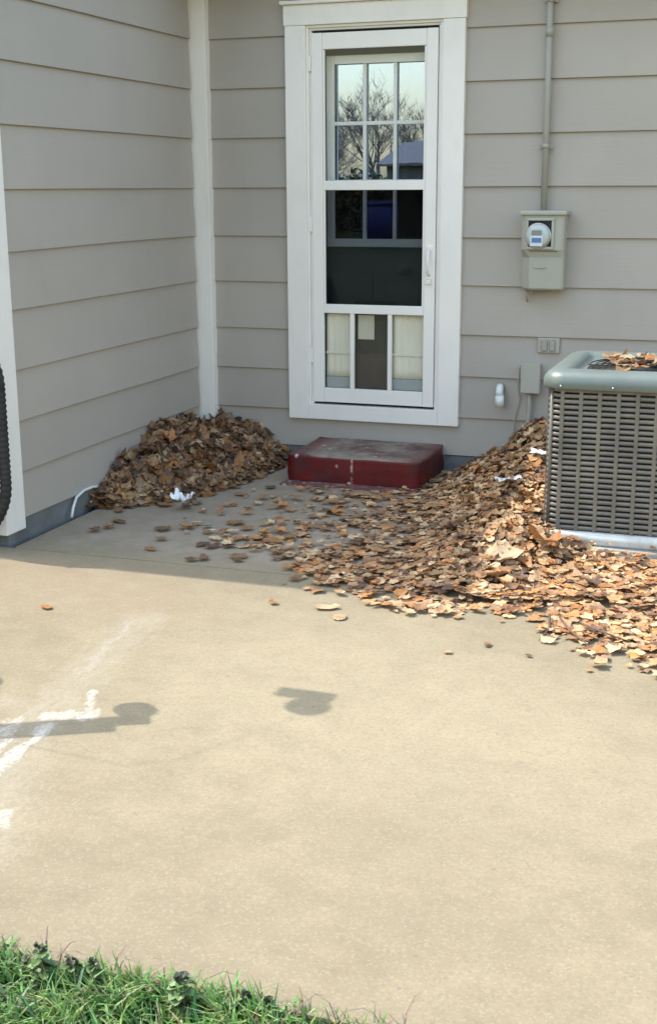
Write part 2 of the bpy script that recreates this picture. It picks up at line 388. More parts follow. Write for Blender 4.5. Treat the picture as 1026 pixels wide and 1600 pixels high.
# ------------------------------------------------------------------ geometry helpers
ORG = {}
class MB:
    def __init__(self):
        self.bm = bmesh.new()
    def box(self, x0, x1, y0, y1, z0, z1, bev=0.0, mat=None, seg=2):
        b2 = bmesh.new()
        bmesh.ops.create_cube(b2, size=1)
        for v in b2.verts:
            v.co = Vector(((x0 + x1) / 2 + v.co.x * (x1 - x0), (y0 + y1) / 2 + v.co.y * (y1 - y0), (z0 + z1) / 2 + v.co.z * (z1 - z0)))
        if bev:
            bmesh.ops.bevel(b2, geom=b2.edges[:], offset=bev, segments=seg, affect='EDGES', profile=0.6)
        self.merge(b2, mat)
        return self
    def merge(self, b2, mat=None):
        if mat is not None:
            bmesh.ops.transform(b2, matrix=mat, verts=b2.verts)
        me = bpy.data.meshes.new('tmp'); b2.to_mesh(me); b2.free()
        self.bm.from_mesh(me); bpy.data.meshes.remove(me)
    def prism(self, pts, axis, a, b, bev=0.0, mat=None):
        """polygon pts in the plane normal to axis, extruded from a to b"""
        b2 = bmesh.new()
        def mk(u, v, w):
            return {'x': (w, u, v), 'y': (u, w, v), 'z': (u, v, w)}[axis]
        lo = [b2.verts.new(mk(u, v, a)) for u, v in pts]
        hi = [b2.verts.new(mk(u, v, b)) for u, v in pts]
        n = len(pts)
        b2.faces.new(lo); b2.faces.new(hi)
        for i in range(n):
            b2.faces.new((lo[i], lo[(i + 1) % n], hi[(i + 1) % n], hi[i]))
        bmesh.ops.recalc_face_normals(b2, faces=b2.faces)
        if bev:
            bmesh.ops.bevel(b2, geom=b2.edges[:], offset=bev, segments=2, affect='EDGES', profile=0.6)
        self.merge(b2, mat)
        return self
    def tube(self, pts, rad, sides=10, cap=True):
        pts = [Vector(p) for p in pts]
        rads = rad if hasattr(rad, '__len__') else [rad] * len(pts)
        rings = []
        prev = None
        for i, p in enumerate(pts):
            d = (pts[min(i + 1, len(pts) - 1)] - pts[max(i - 1, 0)]).normalized()
            if prev is None:
                ref = Vector((0, 0, 1)) if abs(d.z) < 0.9 else Vector((1, 0, 0))
                u = d.cross(ref).normalized()
            else:
                u = (prev - d * prev.dot(d)).normalized()
            prev = u
            w = d.cross(u)
            rings.append([self.bm.verts.new(p + (u * math.cos(2 * math.pi * k / sides) + w * math.sin(2 * math.pi * k / sides)) * rads[i]) for k in range(sides)])
        for a, b in zip(rings, rings[1:]):
            for k in range(sides):
                f = self.bm.faces.new((a[k], a[(k + 1) % sides], b[(k + 1) % sides], b[k])); f.smooth = True
        if cap:
            self.bm.faces.new(rings[0][::-1]); self.bm.faces.new(rings[-1])
        return self
    def loft(self, rings, close=False, capa=True, capb=True, smooth=True):
        vs_ = [[self.bm.verts.new(p) for p in r] for r in rings]
        n = len(vs_[0])
        pairs = list(zip(vs_, vs_[1:])) + ([(vs_[-1], vs_[0])] if close else [])
        for a, b in pairs:
            for k in range(n):
                f = self.bm.faces.new((a[k], a[(k + 1) % n], b[(k + 1) % n], b[k])); f.smooth = smooth
        if not close:
            if capa: self.bm.faces.new(vs_[0][::-1])
            if capb: self.bm.faces.new(vs_[-1])
        return self
    def lathe(self, prof, center, axis='z', sides=24):
        rings = []
        c = Vector(center)
        for r, h in prof:
            ring = []
            for k in range(sides):
                a = 2 * math.pi * k / sides
                u, v = r * math.cos(a), r * math.sin(a)
                ring.append(c + Vector({'z': (u, v, h), 'y': (u, h, v), 'x': (h, u, v)}[axis]))
            rings.append(ring)
        return self.loft(rings)
    def torus(self, c, Rr, r, axis='y', nu=48, nv=10, knob=0.0):
        rings = []
        for i in range(nu):
            a = 2 * math.pi * i / nu
            ring = []
            for k in range(nv):
                b = 2 * math.pi * k / nv
                rr = r * (1 + (knob if (i % 2 and math.cos(b) > 0.2) else 0))
                q = Rr + rr * math.cos(b); h = rr * math.sin(b)
                u, v = q * math.cos(a), q * math.sin(a)
                ring.append(Vector(c) + Vector({'z': (u, v, h), 'y': (u, h, v), 'x': (h, u, v)}[axis]))
            rings.append(ring)
        return self.loft(rings, close=True)
    def build(self, name, mat, parent=None, loc=None, fixn=True):
        bm = self.bm
        if fixn:
            bmesh.ops.recalc_face_normals(bm, faces=bm.faces)
        me = bpy.data.meshes.new(name)
        o0 = ORG[parent] if parent is not None else Vector(loc or (0, 0, 0))
        bmesh.ops.translate(bm, verts=bm.verts, vec=-o0)
        bm.to_mesh(me); bm.free()
        me.materials.append(M[mat] if isinstance(mat, str) else mat)
        o = bpy.data.objects.new(name, me)
        COL.objects.link(o)
        if parent is not None:
            o.parent = parent
        else:
            o.location = o0
        ORG[o] = o0
        return o

def box(name, mat, parent, *a, bev=0.0, **k):
    return MB().box(*a, bev=bev).build(name, mat, parent, **k)

def empty(name, loc, label, cat, group=None):
    o = bpy.data.objects.new(name, None)
    o.empty_display_size = 0.1
    COL.objects.link(o)
    o.location = loc
    ORG[o] = Vector(loc)
    return tag(o, label, cat, group)

def tag(o, label=None, cat=None, group=None, kind=None):
    if label: o['label'] = label
    if cat: o['category'] = cat
    if group: o['group'] = group
    if kind: o['kind'] = kind
    return o

# ================================================================== THE SETTING
LAWN_Z = -0.03
lawn = MB()
vs_ = [lawn.bm.verts.new(p) for p in ((-220, -220, LAWN_Z), (220, -220, LAWN_Z), (220, 220, LAWN_Z), (-220, 220, LAWN_Z))]
lawn.bm.faces.new(vs_)
lawn = tag(lawn.build('ground', 'lawn'), kind='structure')

WX, WY, FY = -3.22, 6.92, 4.78        # left wall plane, back wall plane, front end of the left wing
JOINT = 4.745
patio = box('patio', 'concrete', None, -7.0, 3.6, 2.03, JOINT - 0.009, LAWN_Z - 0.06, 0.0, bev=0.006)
tag(patio, kind='structure')
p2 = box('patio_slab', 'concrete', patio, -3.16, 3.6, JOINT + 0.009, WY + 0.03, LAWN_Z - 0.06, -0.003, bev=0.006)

# ================================================================== THE HOUSE
house = empty('house', (WX, WY, 0), 'grey lap sided house corner with white trim around a paved nook', 'house')
ROWS = [0.09, 0.305, 0.535, 0.765, 1.03, 1.285, 1.55, 1.82, 2.085, 2.35, 2.62, 2.89]
EAVE = 2.74

DX0, DX1, DZ0, DZ1 = -2.655, -1.655, 0.255, 2.50        # outer edges of the door trim

# sheathing walls
bw = MB()
BX1 = 3.4
bw.box(WX - 0.02, DX0 + 0.10, WY + 0.015, WY + 0.22, 0.0, 2.95)
bw.box(DX1 - 0.10, BX1, WY + 0.015, WY + 0.22, 0.0, 2.95)
bw.box(DX0 + 0.10, DX1 - 0.10, WY + 0.017, WY + 0.218, DZ1 - 0.10, 2.949)
bw.box(DX0 + 0.10, DX1 - 0.10, WY + 0.017, WY + 0.218, 0.0, DZ0 + 0.10)
bwall = bw.build('back_wall', 'sheath', house)
lwall = box('left_wall', 'sheath', house, WX - 0.22, WX - 0.015, FY + 0.01, WY + 0.014, 0.0, 2.95)
fwall = box('front_wall', 'sheath', house, -8.0, WX - 0.222, FY + 0.012, FY + 0.2, 0.0, 2.95)

def clap(name, parent, axis, a, b, z0, z1, plane, seedv):
    """a lap siding board: bottom edge proud, top edge tucked under the next one; faces -y (axis x) or +x (axis y)"""
    top = z1 + 0.018
    tb, tt = 0.021, 0.006              # how far the face stands off the sheathing at bottom and top
    th = 0.010
    m = MB()
    n = max(2, int((b - a) / 0.12))
    rng = random.Random(seedv)
    ph = rng.random() * 9
    rings = []
    for i in range(n + 1):
        s = a + (b - a) * i / n
        wob = 0.0012 * noise.noise(Vector((s * 1.7, ph, z0))) * 2
        dz = 0.0016 * noise.noise(Vector((s * 0.9, ph + 5, z0))) * 2
        prof = [(tb + wob, z0 + dz + 0.0015), (tb - 0.0015 + wob, z0 + dz), (tb - th + wob, z0 + dz), (tt - th, top), (tt, top)]
        ring = []
        for d, z in prof:
            if axis == 'x':
                ring.append(Vector((s, plane - d, z)))
            else:
                ring.append(Vector((plane + d, s, z)))
        rings.append(ring)
    m.loft(rings, smooth=False)
    return m.build(name, 'siding', parent)

sd_ = 0
for i in range(len(ROWS) - 1):
    z0, z1 = ROWS[i], ROWS[i + 1]
    sd_ += 10
    # left wing: the wall facing the nook and the end wall
    clap('siding_board', lwall, 'y', FY + 0.10, WY - 0.085, z0, z1, WX, sd_)
    clap('siding_board', fwall, 'x', -7.9, WX - 0.10, z0 + 0.004, z1 + 0.004, FY, sd_ + 1)
    # back wall, cut round the door; butt joints on the long side
    jx = {0: 0.4, 1: 0.2, 2: 1.1, 3: 0.2, 4: 1.4, 5: 0.3, 6: 0.7, 7: 0.9, 8: 1.6, 9: 0.5, 10: 1.2}[i]
    if z0 < DZ1 - 0.02:
        if z1 > DZ0 + 0.06:
            clap('siding_board', bwall, 'x', WX + 0.10, DX0 + 0.02, z0, z1, WY, sd_ + 2)
            clap('siding_board', bwall, 'x', DX1 - 0.02, jx - 0.001, z0, z1, WY, sd_ + 3)
        else:
            clap('siding_board', bwall, 'x', WX + 0.10, jx - 0.001, z0, z1, WY, sd_ + 3)
    else:
        clap('siding_board', bwall, 'x', WX + 0.10, jx - 0.001, z0, z1, WY, sd_ + 3)
    clap('siding_board', bwall, 'x', jx + 0.001, BX1, z0 + (0.006 if i in (7, 8) else 0.001), z1 + (0.006 if i in (7, 8) else 0.001), WY, sd_ + 4)

# foundation
fd = MB()
fd.box(WX + 0.02, BX1, WY - 0.012, WY + 0.014, -0.09, 0.086, 0.003)
back_f = fd.build('foundation', 'block', house)
fd = MB()
fd.box(WX - 0.2, WX + 0.012, FY + 0.008, WY - 0.013, -0.09, 0.088, 0.003)
fd.box(-8, WX - 0.201, FY + 0.006, FY + 0.2, -0.09, 0.086, 0.003)
left_f = fd.build('foundation', 'block', house)
# corner boards
box('corner_board', 'trim', house, WX - 0.012, WX + 0.105, WY - 0.070, WY - 0.002, 0.06, 2.76, bev=0.003)
m = MB()
m.box(WX - 0.012, WX + 0.030, FY - 0.028, FY + 0.125, 0.045, 2.76, 0.003)
m.build('corner_board', 'trim', house)
box('corner_board', 'trim', house, WX - 0.105, WX - 0.0125, FY - 0.030, FY - 0.002, 0.047, 2.76, bev=0.003)

# roofs: the left wing's slope rises to the left, the back wing's to the back
rf = MB()
ex, ez = WX + 0.14, EAVE
sl = math.tan(R(22))
fx_, bx2 = FY - 0.02, WY + 3.2
base_ = [Vector((ex, fx_, ez)), Vector((ex - 5.2, fx_, ez)), Vector((ex - 5.2, bx2, ez)), Vector((ex, bx2, ez))]
eave_ = [v + Vector((0, 0, 0.06)) for v in base_]
rise = 2.6 * sl
ridge_ = [Vector((ex - 2.59, fx_ + 2.6, ez + rise)), Vector((ex - 2.61, fx_ + 2.6, ez + rise)), Vector((ex - 2.61, bx2 - 0.1, ez + rise)), Vector((ex - 2.59, bx2 - 0.1, ez + rise))]
rf.loft([base_, eave_, ridge_], smooth=False)
wing_roof = rf.build('roof', 'roof', house)
box('fascia', 'trim', wing_roof, ex + 0.001, ex + 0.02, FY - 0.025, WY - 0.30, ez - 0.06, ez + 0.075, bev=0.002)
box('soffit', 'trim', wing_roof, WX + 0.012, ex, FY - 0.015, WY - 0.30, ez - 0.03, ez - 0.002)
rf = MB()
ey = WY - 0.27
rf.prism([(ey, ez + 0.07), (ey + 3.2, ez + 0.07 + 3.2 * sl), (ey + 3.2, ez + 3.2 * sl), (ey, ez + 0.01)], 'x', WX + 0.17, BX1 + 0.2)
back_roof = rf.build('roof', 'roof', house)
box('fascia', 'trim', back_roof, WX + 0.17, BX1 + 0.2, ey - 0.02, ey - 0.001, ez - 0.06, ez + 0.08, bev=0.002)
box('soffit', 'trim', back_roof, WX + 0.17, BX1 + 0.2, ey, WY - 0.025, ez - 0.03, ez - 0.004)

# ---------------- door: trim
TY = WY - 0.045                                     # face of the casing
casing = box('door_casing', 'trim', house, DX0, DX0 + 0.118, TY, WY + 0.012, DZ0, DZ1 - 0.105, bev=0.003)
box('casing_board', 'trim', casing, DX1 - 0.118, DX1, TY, WY + 0.012, DZ0 + 0.001, DZ1 - 0.105, bev=0.003)
box('casing_board', 'trim', casing, DX0 - 0.006, DX1 + 0.006, TY - 0.004, WY + 0.012, DZ1 - 0.104, DZ1, bev=0.003)
box('casing_board', 'trim', casing, DX0 + 0.1185, DX1 - 0.1185, TY + 0.002, WY + 0.012, DZ0, DZ0 + 0.085, bev=0.003)
box('drip_cap', 'trim', casing, DX0 - 0.02, DX1 + 0.02, TY - 0.025, WY - 0.022, DZ1 + 0.001, DZ1 + 0.02, bev=0.004)
JX0, JX1, JZ0, JZ1 = DX0 + 0.1185, DX1 - 0.1185, DZ0 + 0.0855, DZ1 - 0.1045
# jamb with stepped brick mould
for k, (dd, w) in enumerate(((0.012, 0.014), (0.026, 0.012))):
    o = 0.014 * k
    y0 = TY + dd
    box('jamb', 'trim', casing, JX0 + o, JX0 + o + w, y0, WY + 0.20, JZ0, JZ1 - o - w - 0.001, bev=0.002)
    box('jamb', 'trim', casing, JX1 - o - w, JX1 - o, y0, WY + 0.20, JZ0, JZ1 - o - w - 0.001, bev=0.002)
    box('jamb', 'trim', casing, JX0 + o, JX1 - o, y0, WY + 0.20, JZ1 - o - w, JZ1 - o, bev=0.002)
box('weatherstrip', 'gap', casing, JX0 + 0.027, JX1 - 0.027, TY + 0.046, TY + 0.05, JZ0 + 0.0, JZ0 + 0.018)
box('weatherstrip', 'gap', casing, JX0 + 0.027, JX1 - 0.027, TY + 0.05, TY + 0.054, JZ1 - 0.045, JZ1 - 0.0275)
# ---------------- storm door
SX0, SX1, SZ0, SZ1 = JX0 + 0.028, JX1 - 0.029, JZ0 + 0.014, JZ1 - 0.040
SY0, SY1 = TY + 0.016, TY + 0.044
storm = box('storm_door', 'vinyl', house, SX0, SX0 + 0.062, SY0, SY1, SZ0, SZ1, bev=0.004)
storm['label'] = 'white storm door with two tall glass panes and three small low panes'
GX0, GX1 = SX0 + 0.062, SX1 - 0.062
box('stile', 'vinyl', storm, GX1, SX1, SY0, SY1, SZ0, SZ1, bev=0.004)
for za, zb, dy in ((SZ1 - 0.085, SZ1 - 0.001, 0.0), (1.535, 1.585, 0.003), (0.862, 0.912, 0.003), (SZ0 + 0.001, SZ0 + 0.082, 0.0)):
    box('rail', 'vinyl', storm, GX0 + 0.0005, GX1 - 0.0005, SY0 + dy + 0.001, SY1 - 0.001, za, zb, bev=0.003)
MX = (GX0 + 0.168, GX0 + 0.388)
for x in MX:
    box('muntin', 'vinyl', storm, x - 0.012, x + 0.012, SY0 + 0.004, SY1 - 0.003, SZ0 + 0.0825, 0.8615, bev=0.003)
box('stop_bead', 'vinyl', storm, GX0 + 0.001, GX0 + 0.012, SY0 + 0.006, SY1 - 0.005, 0.9125, SZ1 - 0.086, bev=0.002)
box('stop_bead', 'vinyl', storm, GX1 - 0.012, GX1 - 0.001, SY0 + 0.006, SY1 - 0.005, 0.9125, SZ1 - 0.086, bev=0.002)
def pane(parent, mat, x0, x1, y, z0, z1):
    return box('glass_pane', mat, parent, x0, x1, y, y + 0.003, z0, z1)
gy = SY0 + 0.015
pane(storm, 'glass', GX0 + 0.006, GX1 - 0.006, gy, 1.583, SZ1 - 0.084)
pane(storm, 'tinted_glass', GX0 + 0.006, GX1 - 0.006, gy, 0.910, 1.537)
xs = [GX0 + 0.001, MX[0], MX[1], GX1 - 0.001]
for a, b in zip(xs, xs[1:]):
    pane(storm, 'glass', a + 0.004, b - 0.004, gy, SZ0 + 0.081, 0.863)
# handle on the right stile
hd = MB()
hx = SX1 - 0.031
hd.box(hx - 0.016, hx + 0.016, SY0 - 0.006, SY0 + 0.002, 1.06, 1.24, 0.003)
hd.tube([(hx, SY0 - 0.004, 1.22), (hx, SY0 - 0.035, 1.205), (hx, SY0 - 0.042, 1.15), (hx, SY0 - 0.035, 1.095), (hx, SY0 - 0.004, 1.08)], 0.007, 8)
hd.box(hx - 0.012, hx + 0.012, SY0 - 0.02, SY0 - 0.004, 1.035, 1.058, 0.003)
hd.build('handle', 'vinyl', storm)
for z in (0.62, 1.35, 2.2):
    box('hinge', 'vinyl', storm, SX0 - 0.016, SX0 - 0.001, SY0 - 0.006, SY0 + 0.010, z - 0.04, z + 0.04, bev=0.003)

# ---------------- inner door with nine lights
IY = WY + 0.085
IX0, IX1 = JX0 + 0.029, JX1 - 0.029
LX0, LX1, LZ0, LZ1 = -2.455, -1.845, 1.225, 2.245        # light frame outer
idoor = box('inner_door', 'innerdoor', house, IX0, LX0, IY, IY + 0.04, JZ0, JZ1 - 0.03)
idoor['label'] = 'dark inner door with white nine light window behind the storm door'
box('stile', 'innerdoor', idoor, LX1, IX1, IY, IY + 0.04, JZ0, JZ1 - 0.03)
box('top_rail', 'innerdoor', idoor, LX0, LX1, IY, IY + 0.04, LZ1, JZ1 - 0.03)
box('lower_panel', 'innerdoor', idoor, LX0, LX1, IY, IY + 0.04, JZ0, LZ0)
for a, b in ((LX0 + 0.02, -2.19), (-2.11, LX1 - 0.02)):
    box('raised_panel', 'innerdoor', idoor, a, b, IY - 0.008, IY - 0.001, 0.55, 1.08, bev=0.004)
lf = 0.045
for a in ((LX0, LX0 + lf, LZ0, LZ1), (LX1 - lf, LX1, LZ0, LZ1)):
    box('light_frame', 'lite_frame', idoor, a[0], a[1], IY - 0.022, IY - 0.001, a[2], a[3], bev=0.004)
for a in ((LZ0, LZ0 + lf), (LZ1 - lf, LZ1)):
    box('light_frame', 'lite_frame', idoor, LX0 + lf + 0.0005, LX1 - lf - 0.0005, IY - 0.021, IY - 0.001, a[0], a[1], bev=0.004)
cx = [LX0 + lf + (LX1 - LX0 - 2 * lf) * k / 3 for k in range(4)]
cz = [LZ0 + lf + (LZ1 - LZ0 - 2 * lf) * k / 3 for k in range(4)]
for x in cx[1:3]:
    box('muntin', 'lite_frame', idoor, x - 0.010, x + 0.010, IY - 0.016, IY + 0.006, LZ0 + lf, LZ1 - lf, bev=0.003)
for z in cz[1:3]:
    for k in range(3):
        box('muntin', 'lite_frame', idoor, cx[k] + (0.0105 if k else 0), cx[k + 1] - (0.0105 if k < 2 else 0), IY - 0.015, IY + 0.005, z - 0.010, z + 0.010, bev=0.003)
for i in range(3):
    for k in range(3):
        pane(idoor, 'coated_glass' if i else 'glass', cx[k] + 0.002, cx[k + 1] - 0.002, IY + 0.008, cz[i] + 0.002, cz[i + 1] - 0.002)
box('backing', 'gap', idoor, IX0, IX1, IY + 0.14, IY + 0.16, JZ0, JZ1)

# what shows behind the three low panes
py = SY1 + 0.012
for nm, x0, x1, lab in (('cloth', GX0 + 0.002, MX[0] - 0.006, 'cream cloth behind the left low pane of the white storm door'), ('cloth', MX[1] + 0.006, GX1 - 0.002, 'cream cloth behind the right low pane of the white storm door')):
    e = MB()
    rings = []
    nn = 14
    for s in range(9):
        zz = 0.50 + (0.860 - 0.50) * s / 8
        ring_f = [Vector((x0 + (x1 - x0) * k / nn, py + 0.006 + 0.004 * math.sin(k * 2.1 + s * 0.15) , zz)) for k in range(nn + 1)]
        ring_b = [Vector((v.x, v.y + 0.003, v.z)) for v in reversed(ring_f)]
        rings.append(ring_f + ring_b)
    e.loft(rings)
    c = e.build('cloth_panel', 'cream', None, loc=((x0 + x1) / 2, py, 0.40))
    tag(c, lab, 'cloth', 'cream cloths behind the low door panes')
    MB().box(x0, x1, py + 0.002, py + 0.014, SZ0 + 0.08, 0.498, 0.003).build('hem', 'greycloth', c)
    MB().box(x0, x1, py - 0.002, py + 0.001, 0.63, 0.642, 0.001).build('fold', 'cream', c)
bd = MB().box(MX[0] - 0.004, MX[1] + 0.004, py + 0.018, py + 0.026, SZ0 + 0.01, 0.93, 0.002).build('board', 'brownboard', None, loc=(MX[0] + 0.1, py + 0.02, SZ0))
tag(bd, 'dark brown board behind the middle low pane of the storm door', 'board')
nt_ = MB().box(MX[0] + 0.02, MX[0] + 0.115, py + 0.0155, py + 0.017, 0.715, 0.85).build('note', 'note', None, loc=(MX[0] + 0.07, py + 0.016, 0.715))
tag(nt_, 'blank cream paper note on the dark board behind the low pane', 'note')

# ================================================================== RED STEP
step = empty('door_step', (-2.11, 6.62, 0), 'worn dark red painted concrete step below the white storm door', 'step')
st = MB()
b2 = bmesh.new()
bmesh.ops.create_cube(b2, size=1)
for v in b2.verts:
    v.co = Vector((-2.105 + v.co.x * 0.74, 6.63 + v.co.y * 0.53, 0.076 + v.co.z * 0.148))
bmesh.ops.subdivide_edges(b2, edges=b2.edges[:], cuts=14, use_grid_fill=True)
for v in b2.verts:
    n = noise.noise_vector(v.co * 9) * 0.003 + noise.noise_vector(v.co * 30) * 0.0012
    ex_ = sum((abs(abs(v.co.x + 2.105) - 0.37) < 1e-3, abs(abs(v.co.y - 6.63) - 0.265) < 1e-3, abs(v.co.z - 0.15) < 1e-3))
    c = Vector((-2.105, 6.63, 0.05))
    if ex_ >= 2:
        v.co += (c - v.co).normalized() * 0.010 * (0.7 + noise.noise(v.co * 14) * 1.3)
    v.co += n
for f in b2.faces: f.smooth = True
st.merge(b2)
st.build('step_block', 'redstep', step)
ap = MB()
pts = []
for k in range(40):
    s = k / 39
    x = -2.485 + 0.76 * s
    pts.append((x, 6.285 + 0.03 * noise.noise(Vector((x * 9, 2, 0))) + 0.012 * noise.noise(Vector((x * 31, 5, 0)))))
poly = pts + [(-1.735, 6.38), (-2.48, 6.38)]
ap.prism(poly, 'z', -0.02, 0.007)
ap.build('apron', 'redspill', step)

# ================================================================== METER, CONDUIT, BOXES
mt = empty('electric_meter', (-1.19, WY - 0.02, 1.0), 'beige electric meter box with blue labelled dial on the siding', 'meter')
mx0, mx1 = -1.315, -1.095
yb = WY - 0.019
body = MB()
# side profile: upper part deep, lower part set back to the left (chamfered left lower side)
b2 = bmesh.new()
def ring_at(z, d, xl, xr, ch):
    return [Vector((xl, yb, z)), Vector((xl, yb - d + ch, z)), Vector((xl + ch, yb - d, z)), Vector((xr - 0.012, yb - d, z)), Vector((xr, yb - d + 0.012, z)), Vector((xr, yb, z))]
body.loft([ring_at(1.02, 0.085, mx0 + 0.004, mx1 - 0.004, 0.045), ring_at(1.03, 0.095, mx0, mx1, 0.045), ring_at(1.19, 0.10, mx0, mx1, 0.042), ring_at(1.23, 0.115, mx0, mx1, 0.016), ring_at(1.405, 0.115, mx0, mx1, 0.014)], smooth=False)
body.build('housing', 'meter', mt)
MB().box(mx0 - 0.008, mx1 + 0.014, yb - 0.132, yb, 1.406, 1.428, 0.006).build('hood', 'meter', mt)
fy = yb - 0.115
fx0, fx1, fz0, fz1 = mx0 + 0.026, mx0 + 0.172, 1.232, 1.392
box('window_frame', 'meter', mt, fx0, fx1, fy - 0.012, fy + 0.002, fz1 - 0.014, fz1, bev=0.003)
wf = box('window_frame', 'meter', mt, fx0, fx1, fy - 0.012, fy + 0.002, fz0, fz0 + 0.014, bev=0.003)
box('window_frame', 'meter', mt, fx0, fx0 + 0.012, fy - 0.0125, fy + 0.002, fz0 + 0.0145, fz1 - 0.0145, bev=0.003)
box('window_frame', 'meter', mt, fx1 - 0.014, fx1, fy - 0.0125, fy + 0.002, fz0 + 0.0145, fz1 - 0.0145, bev=0.003)
box('window_recess', 'gap', mt, fx0 + 0.0125, fx1 - 0.0145, fy - 0.004, fy - 0.0005, fz0 + 0.0145, fz1 - 0.0145)
mc = ((fx0 + fx1) / 2 - 0.008, 0, (fz0 + fz1) / 2 - 0.012)
dial = MB().lathe([(0.060, fy - 0.0045), (0.060, fy - 0.024), (0.050, fy - 0.034), (0.036, fy - 0.038)], (mc[0], 0, mc[2]), 'y', 28).build('dial', 'meterface', mt)
MB().box(mc[0] - 0.030, mc[0] + 0.022, fy - 0.042, fy - 0.0385, mc[2] + 0.004, mc[2] + 0.030, 0.001).build('display', 'lcd', dial)
MB().box(mc[0] - 0.036, mc[0] + 0.028, fy - 0.0425, fy - 0.038, mc[2] - 0.050, mc[2] + 0.003, 0.001).build('label_plate', 'whitelabel', dial)
MB().box(mc[0] - 0.028, mc[0] + 0.022, fy - 0.0445, fy - 0.043, mc[2] - 0.032, mc[2] - 0.008, 0.0005).build('blue_label', 'blue', dial)
MB().torus((mc[0], fy - 0.012, mc[2]), 0.0625, 0.005, 'y', 36, 8).build('ring', 'steel', mt)
box('seam', 'gap', mt, mx0 + 0.045, mx1 - 0.03, yb - 0.1165, yb - 0.110, 1.222, 1.2245)
box('hasp', 'meter', mt, mx0 + 0.07, mx0 + 0.13, yb - 0.106, yb - 0.09, 1.136, 1.142, bev=0.001)
MB().tube([(mx0 + 0.02, yb - 0.04, 1.025), (mx0 + 0.02, yb - 0.035, 0.985), (mx0 + 0.027, yb - 0.02, 0.955)], 0.006, 8).tube([(mx0 + 0.05, yb - 0.05, 1.025), (mx0 + 0.052, yb - 0.05, 1.0)], 0.010, 8).build('cable_stub', 'conduit', mt)

cn = empty('conduit', (-1.218, WY - 0.05, 1.43), 'thin painted conduit running up the siding from the meter box', 'conduit')
cxn = -1.218
MB().tube([(cxn, WY - 0.052, 1.43), (cxn, WY - 0.050, 2.0), (cxn - 0.004, WY - 0.050, 2.72)], 0.0165, 12).build('pipe', 'conduit', cn)
for z in (1.75, 2.46):
    MB().box(cxn - 0.035, cxn + 0.035, WY - 0.034, WY - 0.022, z - 0.012, z + 0.012, 0.002).tube([(cxn, WY - 0.051, z - 0.012), (cxn, WY - 0.051, z + 0.012)], 0.0195, 12).build('strap', 'conduit', cn)
MB().tube([(cxn, WY - 0.051, 2.285), (cxn, WY - 0.051, 2.33)], 0.020, 12).build('coupling', 'conduit', cn)

ol = empty('wall_outlet', (-1.175, WY - 0.03, 0.69), 'twin wall outlet painted the siding colour above the AC unit', 'outlet')
oy = WY - 0.016
MB().box(-1.228, -1.112, oy - 0.012, oy, 0.682, 0.762, 0.004).build('cover_plate', 'siding', ol)
for x in (-1.192, -1.150):
    MB().box(x - 0.015, x + 0.015, oy - 0.020, oy - 0.0125, 0.692, 0.752, 0.006).build('socket', 'conduit', ol)

bx_ = empty('disconnect_box', (-1.25, WY - 0.06, 0.46), 'small beige disconnect box with cable beside the AC unit', 'electrical box')
MB().box(-1.298, -1.205, WY - 0.085, WY - 0.019, 0.465, 0.625, 0.006).build('enclosure', 'meter', bx_)
MB().box(-1.302, -1.200, WY - 0.092, WY - 0.0855, 0.470, 0.632, 0.003).build('cover', 'meter', bx_)
MB().tube([(-1.262, WY - 0.055, 0.47), (-1.258, WY - 0.055, 0.40), (-1.262, WY - 0.057, 0.30), (-1.275, WY - 0.06, 0.16), (-1.27, WY - 0.06, 0.05)], 0.0125, 10).build('whip', 'conduit', bx_)
tw = MB().tube([(-1.325, WY - 0.024, 0.60), (-1.328, WY - 0.027, 0.50), (-1.315, WY - 0.03, 0.42), (-1.338, WY - 0.035, 0.33), (-1.342, WY - 0.035, 0.12)], 0.0038, 6).build('phone_cable', 'conduit', None, loc=(-1.33, WY - 0.03, 0.1))
tag(tw, 'thin pale cable hanging on the siding beside the disconnect box', 'cable')

pv = empty('drain_pipe', (-1.42, WY - 0.03, 0.37), 'short white plastic pipe elbow stub on the siding right of the door', 'pipe')
MB().tube([(-1.425, WY - 0.015, 0.488), (-1.423, WY - 0.05, 0.487), (-1.420, WY - 0.070, 0.470), (-1.418, WY - 0.073, 0.44)], 0.0205, 12).build('elbow', 'pvc', pv)
MB().tube([(-1.418, WY - 0.073, 0.446), (-1.416, WY - 0.073, 0.385)], 0.0245, 14).build('pipe_end', 'pvc', pv)

wc = MB().tube([(WX + 0.05, 5.27, 0.006), (WX + 0.045, 5.30, 0.05), (WX + 0.03, 5.36, 0.085), (WX + 0.025, 5.44, 0.10), (WX + 0.025, 5.53, 0.10), (WX + 0.03, 5.66, 0.07)], 0.007, 8).build('white_cable', 'pvc', None, loc=(WX + 0.05, 5.3, 0))
tag(wc, 'white cable arching against the grey foundation left of the leaf pile', 'cable')

